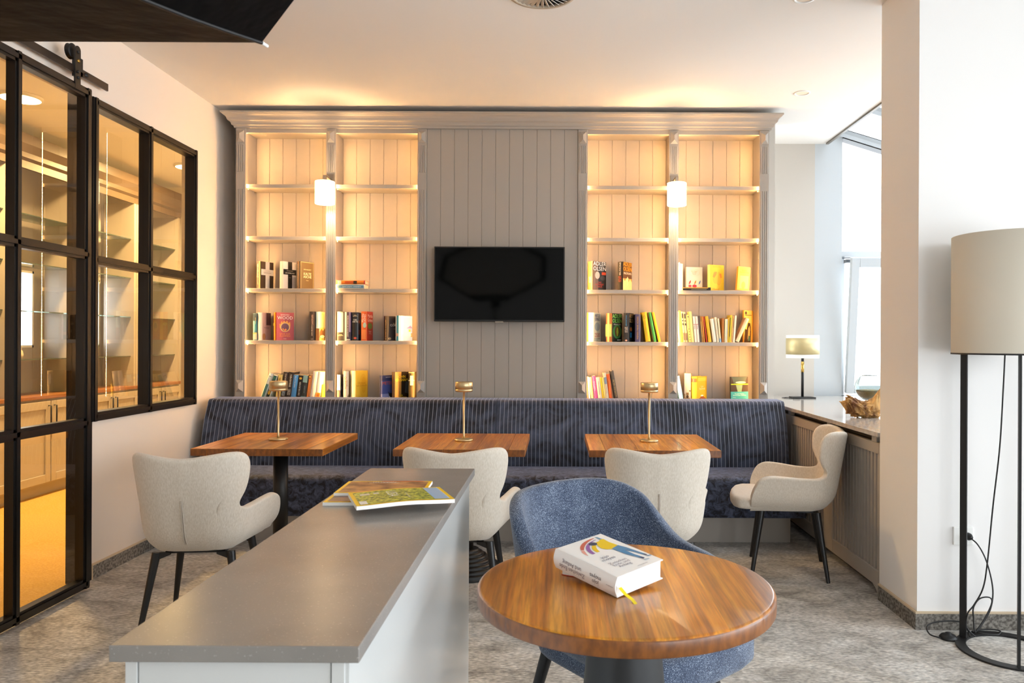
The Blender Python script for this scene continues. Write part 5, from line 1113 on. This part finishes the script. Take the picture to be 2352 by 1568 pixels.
m3 = Matrix((wd, dn, ax)).transposed().to_4x4()
if m3.determinant() < 0: m3 = Matrix((wd, -dn, ax)).transposed().to_4x4()
wb.matrix_world = Matrix.Translation(c0 - m3.to_3x3() @ Vector((0, BT / 2, 0)) + Vector((0, 0, .001))) @ m3

# ---------------------------------------------------------------- radiator cabinet and stone sill under the niche windows
RX = 1.682
rc = empty('radiator_cabinet', (RX, 5.1, 0)); tag(rc, 'grey-beige slatted radiator cabinet under the stone sill', 'cabinet')
fr = MB(); P = [(3.96, 4.62), (4.76, 5.44), (5.58, 6.26)]; Z0, Z1, ZT = 0.13, 0.742, 0.80
y0, y1 = 3.925, 6.62
def rb_(a, b, z0, z1, x0=0.0, x1=0.022): fr.box((x0, a - 5.1, z0), (x1, b - 5.1, z1))
ys = [y0] + [v for p in P for v in p] + [y1]
for i in range(0, len(ys), 2): rb_(ys[i], ys[i + 1], 0.0 if i in (0,) else 0.048, ZT)
for a, b in P: rb_(a, b, 0.048, Z0); rb_(a, b, Z1, ZT)
fr.prism([(y0 + .035 - 5.1, 0.0), (y0 + .035 - 5.1, .048), (y0 + .11 - 5.1, .048), (y0 + .07 - 5.1, .034)], 'x', 0, .022)
for yy in (4.02, 5.51 - .03, 4.69): rb_(yy - .03, yy + .03, ZT, 0.8347, 0.0, 0.03)
fr.build('frame', M_CASE, rc, 0.003, 2)
MB().box((0.022, y0 - 5.1, ZT - .012), (0.9, y1 - 5.1, ZT)).box((0.06, y0 - 5.1, ZT), (0.075, y1 - 5.1, 0.834)).box((0.9, y0 - 5.1, 0.0), (0.92, y1 - 5.1, ZT)).box((.03, y0 - 5.1, 0), (.9, y0 - 5.09, ZT)).build('light_block_carcass', mat('dark_backing', '#4c463f', 0.7), rc)  # dark boards added to stop daylight showing through the slot below the sill
MB().box((0.03, y0 - 5.1, 0.02), (0.04, y1 - 5.1, ZT)).build('backing', mat('dark_backing', '#4c463f', 0.7), rc)
for a, b in P:
    n = 15; w_ = (b - a) / n
    sm_ = MB().prism([(0.0, 0.0), (0.0, 0.0), (0.010, 0.003), (0.010, w_ - .011), (0.0, w_ - .008)][1:] + [], 'z', 0, Z1 - Z0) if False else MB().prism([(0.028, 0.001), (0.008, 0.004), (0.008, w_ - .014), (0.028, w_ - .011)], 'z', 0, Z1 - Z0)
    me = sm_.mesh('slat', M_CASE)
    for k in range(n):
        o = bpy.data.objects.new('slat', me); link(o, rc); o.location = (0, a - 5.1 + k * w_ + .003, Z0)
ws = MB().box((1.66, 3.922, 0.835), (2.75, 6.60, 0.86)).build('stone_sill', mat('polished_grey_stone', '#b9b2a9', 0.1, hex2='#aaa299', nscale=30), None, 0.002)
tag(ws, 'polished grey stone sill along the niche windows', 'sill')

# lamp on the sill
sl_ = px(1843, 914, 6.33); ll = empty('sill_lamp', (sl_.x, 6.33, 0.8605)); tag(ll, 'table lamp with gold banded drum shade and black stem on the stone sill', 'table lamp')
MB().box((-.095, -.06, 0), (.095, .06, .011)).build('base', M_BLACKM, ll, .002)
MB().lathe([(0, .011), (.011, .011), (.011, .40), (0, .40)], 16).build('stem', M_BLACKM, ll)
MB().lathe([(.0115, .215), (.0125, .215), (.0125, .305), (.0115, .305)], 16).build('brass_sleeve', M_BRASS, ll)
MB().lathe([(.1325, .335), (.1325, .525), (.1295, .525), (.1295, .335), (.1325, .335)], 48).build('inner_shade', mat('white_shade', '#f6f4ee', 0.7), ll)
MB().lathe([(.134, .365), (.135, .365), (.135, .50), (.134, .50)], 48).build('gold_band', mat('gold_mesh', '#c9b98a', 0.4, metal=0.5), ll)
MB().tube([(-.05, .02, .006), (-.12, .04, .004), (-.17, .0, .004), (-.14, -.07, .004), (-.07, -.085, .004), (-.01, -.08, .004)], .0028, 6).build('power_cord', M_BLACKM, ll)
MB().box((-.10, -.088, .0), (-.045, -.068, .014)).build('cord_switch', M_BLACKM, ll, .003)

# driftwood with glass bowl
dwp = px(1986, 957, 4.72)
def lump(fn, sub=4):
    b_ = bmesh.new(); bmesh.ops.create_icosphere(b_, subdivisions=sub, radius=1.0)
    for v in b_.verts: v.co = fn(v.co.normalized())
    return b_
def drift(d):
    t = d.x; base = Vector((d.x * .105, d.y * .06, d.z * (.050 + .016 * max(0, t)) ))
    if t < -.2 and d.z > -.2: base += Vector((-.02, 0, .038)) * min(1, (-t - .2) * 2)
    if t > .1 and d.z > .2: base += Vector((0, 0, .062)) * math.exp(-((t - .62) / .2) ** 2) * max(0, -d.y + .55)
    n1 = noise.fractal(d * 2.6 + Vector((3, 1, 7)), 1.0, 2.0, 5); n2 = noise.ridged_multi_fractal(Vector((d.x * 3, d.y * 3, d.z * 1.2)) + Vector((5, 2, 1)), 1.0, 2.2, 4, 1.0, 2.0)
    n3 = noise.fractal(Vector((d.x * 9, d.y * 9, d.z * 3)), 1.0, 2.0, 4)
    base *= 1 + .30 * n1 + .20 * (n2 - 1.0) + .12 * n3
    base.z = max(base.z, -.05)
    return base
bd = lump(drift, 6); me = bpy.data.meshes.new('driftwood'); bd.to_mesh(me); bd.free()
me.materials.append(mat('driftwood', '#6d4423', 0.75, hex2='#d9ad6c', nscale=16, ndetail=6, nlo=0.38, nhi=0.62, stretch=(1, 1, .45), bump=0.8, bscale=45, bdist=0.006))
for p_ in me.polygons: p_.use_smooth = True
dw = link(bpy.data.objects.new('driftwood', me)); mnz = min(v.co.z for v in me.vertices); dw.location = (1.915, 4.72, 0.8605 - mnz)
tag(dw, 'gnarled brown driftwood carrying the glass bowl on the sill', 'driftwood')
gb = empty('glass_bowl', (2.01, 4.87, 0.952), 0); tag(gb, 'round clear glass bowl half filled with sand on the driftwood', 'bowl')
bpf = [(0.0, 0.0)] + [(.092 * math.sin(R(a)), .088 - .088 * math.cos(R(a))) for a in range(12, 142, 8)] + [(.050, .158), (.048, .164)]
inr = [(max(0, r_ - .0022), z_ + (.0022 if r_ < .05 and z_ < .05 else 0)) for r_, z_ in reversed(bpf)]
o = MB().lathe(bpf + inr, 48).build('glass', M_BOWL, gb)
sdp = [(0.0, 0.004)] + [(.0885 * math.sin(R(a)), .088 - .0838 * math.cos(R(a))) for a in range(12, 84, 8)]
sdp += [(sdp[-1][0] * .5, sdp[-1][1] + .004), (0, sdp[-1][1] + .007)]
MB().lathe(sdp, 36).build('sand', mat('bowl_sand', '#b6a584', 0.9, hex2='#8f7f60', nscale=260), gb)

# ---------------------------------------------------------------- floor lamp, socket
FLX, FLY = 1.958, 3.258
flp = empty('floor_lamp', (FLX, FLY, 0)); tag(flp, 'floor lamp with large cream drum shade on a black ring frame', 'floor lamp')
ring = MB().lathe([(.172, 0.0), (.214, 0.0), (.214, .008), (.172, .008), (.172, 0.0)], 72, smooth=False).build('ring_base', M_BLACKM, flp)
for an in (-113, 134, 12):
    c_, s_ = math.cos(R(an)), math.sin(R(an)); mt = Matrix.Rotation(R(an), 4, 'Z')
    MB().box((.178, -.005, .008), (.206, .005, 1.30), mt).build('post', M_BLACKM, flp)
SHR = .236
sh = MB().lathe([(SHR, 1.28), (SHR, 1.788), (SHR - .004, 1.788), (SHR - .004, 1.28), (SHR, 1.28)], 80).build('shade', mat('cream_shade', '#d9d2c2', 0.8, bump=.15, bscale=300, bdist=.0006), flp)
MB().lathe([(SHR + .001, 1.276), (SHR + .001, 1.283), (SHR - .006, 1.283), (SHR - .006, 1.276), (SHR + .001, 1.276)], 80).build('shade_ring', M_BLACKM, flp)
MB().lathe([(0, 1.33), (SHR - .006, 1.33), (SHR - .006, 1.333), (0, 1.333)], 48).build('diffuser', M_WHITE, flp)
MB().box((-.2, -.006, 1.29), (.2, .006, 1.30)).box((-.006, -.2, 1.29), (.006, .2, 1.30)).build('spider', M_BLACKM, flp)
def cat(pts, k=8):
    P_ = [Vector(p) for p in pts]; out = []
    for i in range(len(P_) - 1):
        a, b, c, d = P_[max(0, i - 1)], P_[i], P_[i + 1], P_[min(len(P_) - 1, i + 2)]
        for j in range(k):
            t = j / k; out.append(.5 * ((2 * b) + (-a + c) * t + (2 * a - 5 * b + 4 * c - d) * t * t + (-a + 3 * b - 3 * c + d) * t ** 3))
    return out + [P_[-1]]
def lp(x, y, D): v = px(x, y, D); return (v.x - FLX, v.y - FLY, max(v.z, .004))
cord1 = cat([lp(2309, 800, 3.26), lp(2304, 900, 3.27), lp(2296, 1030, 3.3), lp(2281, 1160, 3.34), lp(2268, 1290, 3.36), lp(2258, 1350, 3.37), lp(2238, 1388, 3.38), lp(2222, 1410, 3.38), lp(2220, 1440, 3.39), lp(2240, 1462, 3.38)])
cord2 = cat([lp(2222, 1232, 3.49), lp(2245, 1250, 3.46), lp(2266, 1290, 3.44), lp(2280, 1350, 3.43), lp(2276, 1395, 3.42), lp(2258, 1430, 3.41), lp(2240, 1450, 3.40), lp(2236, 1420, 3.41), lp(2236, 1395, 3.41), lp(2250, 1375, 3.42), lp(2272, 1372, 3.42), lp(2278, 1385, 3.42), lp(2262, 1420, 3.41), lp(2240, 1452, 3.40)])
def coil(cx, cy, a, b, n, z): return [(cx + a * (1 + .12 * math.sin(3 * t)) * math.cos(t), cy + b * math.sin(t), z + .003 * math.sin(2 * t)) for t in [2 * PI * n * k / (n * 24) for k in range(n * 24 + 1)]]
v = mag_place(2270, 1458, 0.004)
co_ = coil(v.x - FLX, v.y - FLY + .01, .062, .03, 3, .013)
cord3 = cat([lp(2228, 1462, 3.36), lp(2210, 1430, 3.45), lp(2160, 1427, 3.45), lp(2130, 1437, 3.43), lp(2135, 1456, 3.38), lp(2160, 1465, 3.35)])
MB().tube(cord1, .0032, 8).tube(cord2, .0032, 8).tube(co_, .0032, 8).tube(cord3, .0032, 8).build('power_cord', M_BLACKM, flp)
fsw = mag_place(2178, 1467, 0.0)
MB().lathe([(0, 0), (.036, 0), (.038, .008), (.030, .018), (.012, .022), (.012, .028), (0, .029)], 32, (fsw.x - FLX, fsw.y - FLY, 0)).build('foot_switch', M_BLACKM, flp)
skp = px(2208, 1230, 3.51); sk = empty('wall_socket', (skp.x + .006, 3.51, skp.z)); tag(sk, 'white double wall socket with a black plug behind the floor lamp', 'socket')
MB().box((-.046, -.009, -.042), (.046, 0, .042)).build('plate', M_WHITE, sk, .003)
MB().lathe([(.019, -.002), (.0, -.002)], 24).build('outlet_well', mat('socket_well', '#d8d8d4', 0.5), sk).matrix_local = Matrix.Translation((.02, -.0095, 0)) @ Matrix.Rotation(R(90), 4, 'X')
MB().lathe([(0, 0), (.017, 0), (.017, .012), (.010, .03), (.004, .034), (0, .034)], 20).build('plug', M_BLACKM, sk).matrix_local = Matrix.Translation((.018, -.0095, 0)) @ Matrix.Rotation(R(90), 4, 'X')

# ---------------------------------------------------------------- photographer's octagonal softbox on its stand
sb = empty('softbox', (-.88, .62, 0)); tag(sb, 'black fabric octagonal softbox on a light stand', 'softbox')
e1 = Vector((1, 0, 0)); e2 = Vector((0, -.8, .6)); nn = Vector((0, .6, .8)); low = Vector((-.88, 1.48, 1.905)); apo = .724; sd = .6
ctr = low + e2 * apo; Rr = apo / math.cos(R(22.5)); apex = ctr - nn * .45
off = Vector((-.88, .62, 0)); nseg = 8
ringv = [ctr + e1 * (Rr * math.cos(R(22.5 + 45 * k))) + e2 * (Rr * math.sin(R(22.5 + 45 * k))) for k in range(8)]
M_SOFT = mat('black_softbox_fabric', '#040405', 0.55, bump=0.5, bscale=9, bdist=.02, spec=0.12)
for k in range(8):
    a, b = ringv[k], ringv[(k + 1) % 8]; vs = []; fs = []; N1, N2 = 14, 10
    for i in range(N1 + 1):
        t = .12 + .88 * i / N1                                   # from speed ring to rim, bowed by the rods
        for j in range(N2 + 1):
            u = j / N2; p = apex.lerp(a.lerp(b, u), t) - nn * (.10 * math.sin(PI * t)) * 1.0
            sag = math.sin(PI * u) * math.sin(PI * t); p += (ctr - nn * .15 - p).normalized() * (.020 * sag)
            vs.append(p - off)
    for i in range(N1):
        for j in range(N2): q = i * (N2 + 1) + j; fs.append((q, q + 1, q + N2 + 2, q + N2 + 1))
    MB().add(vs, fs, True).build('fabric_panel', M_SOFT, sb)
for a in ringv: MB().tube([apex.lerp(a, t) - nn * (.10 * math.sin(PI * t)) - off for t in [.1 + .9 * q / 10 for q in range(11)]], .004, 6).build('rod', M_BLACKM, sb)
for a in ringv: MB().tube([a - off, a - off + (a - apex).normalized() * .016], .0035, 8).build('rod_tip', mat('white_rod_tip', '#e8e6e2', 0.4), sb)
MB().add([ctr + (p - ctr) * .90 - off - nn * .02 for p in ringv], [tuple(range(8))]).build('diffuser', mat('white_diffuser', '#f0eee8', 0.8), sb, fix=False)
hd = MB().tube([apex - off - nn * .2, apex - off + nn * .06], .07, 24)
hd.build('flash_head', M_BLACKM, sb)
MB().tube([(0, -.03, .12), (0, -.03, apex.z - .12)], .015, 12).tube([(0, -.03, apex.z - .14), apex - off - nn * .1], .02, 12).build('stand_pole', M_BLACKM, sb)
for an in (90, 210, 330): MB().tube([(0, -.03, .5), (.45 * math.cos(R(an)), -.03 + .45 * math.sin(R(an)), .012)], .011, 10).build('stand_leg', M_BLACKM, sb)

finish_texts()
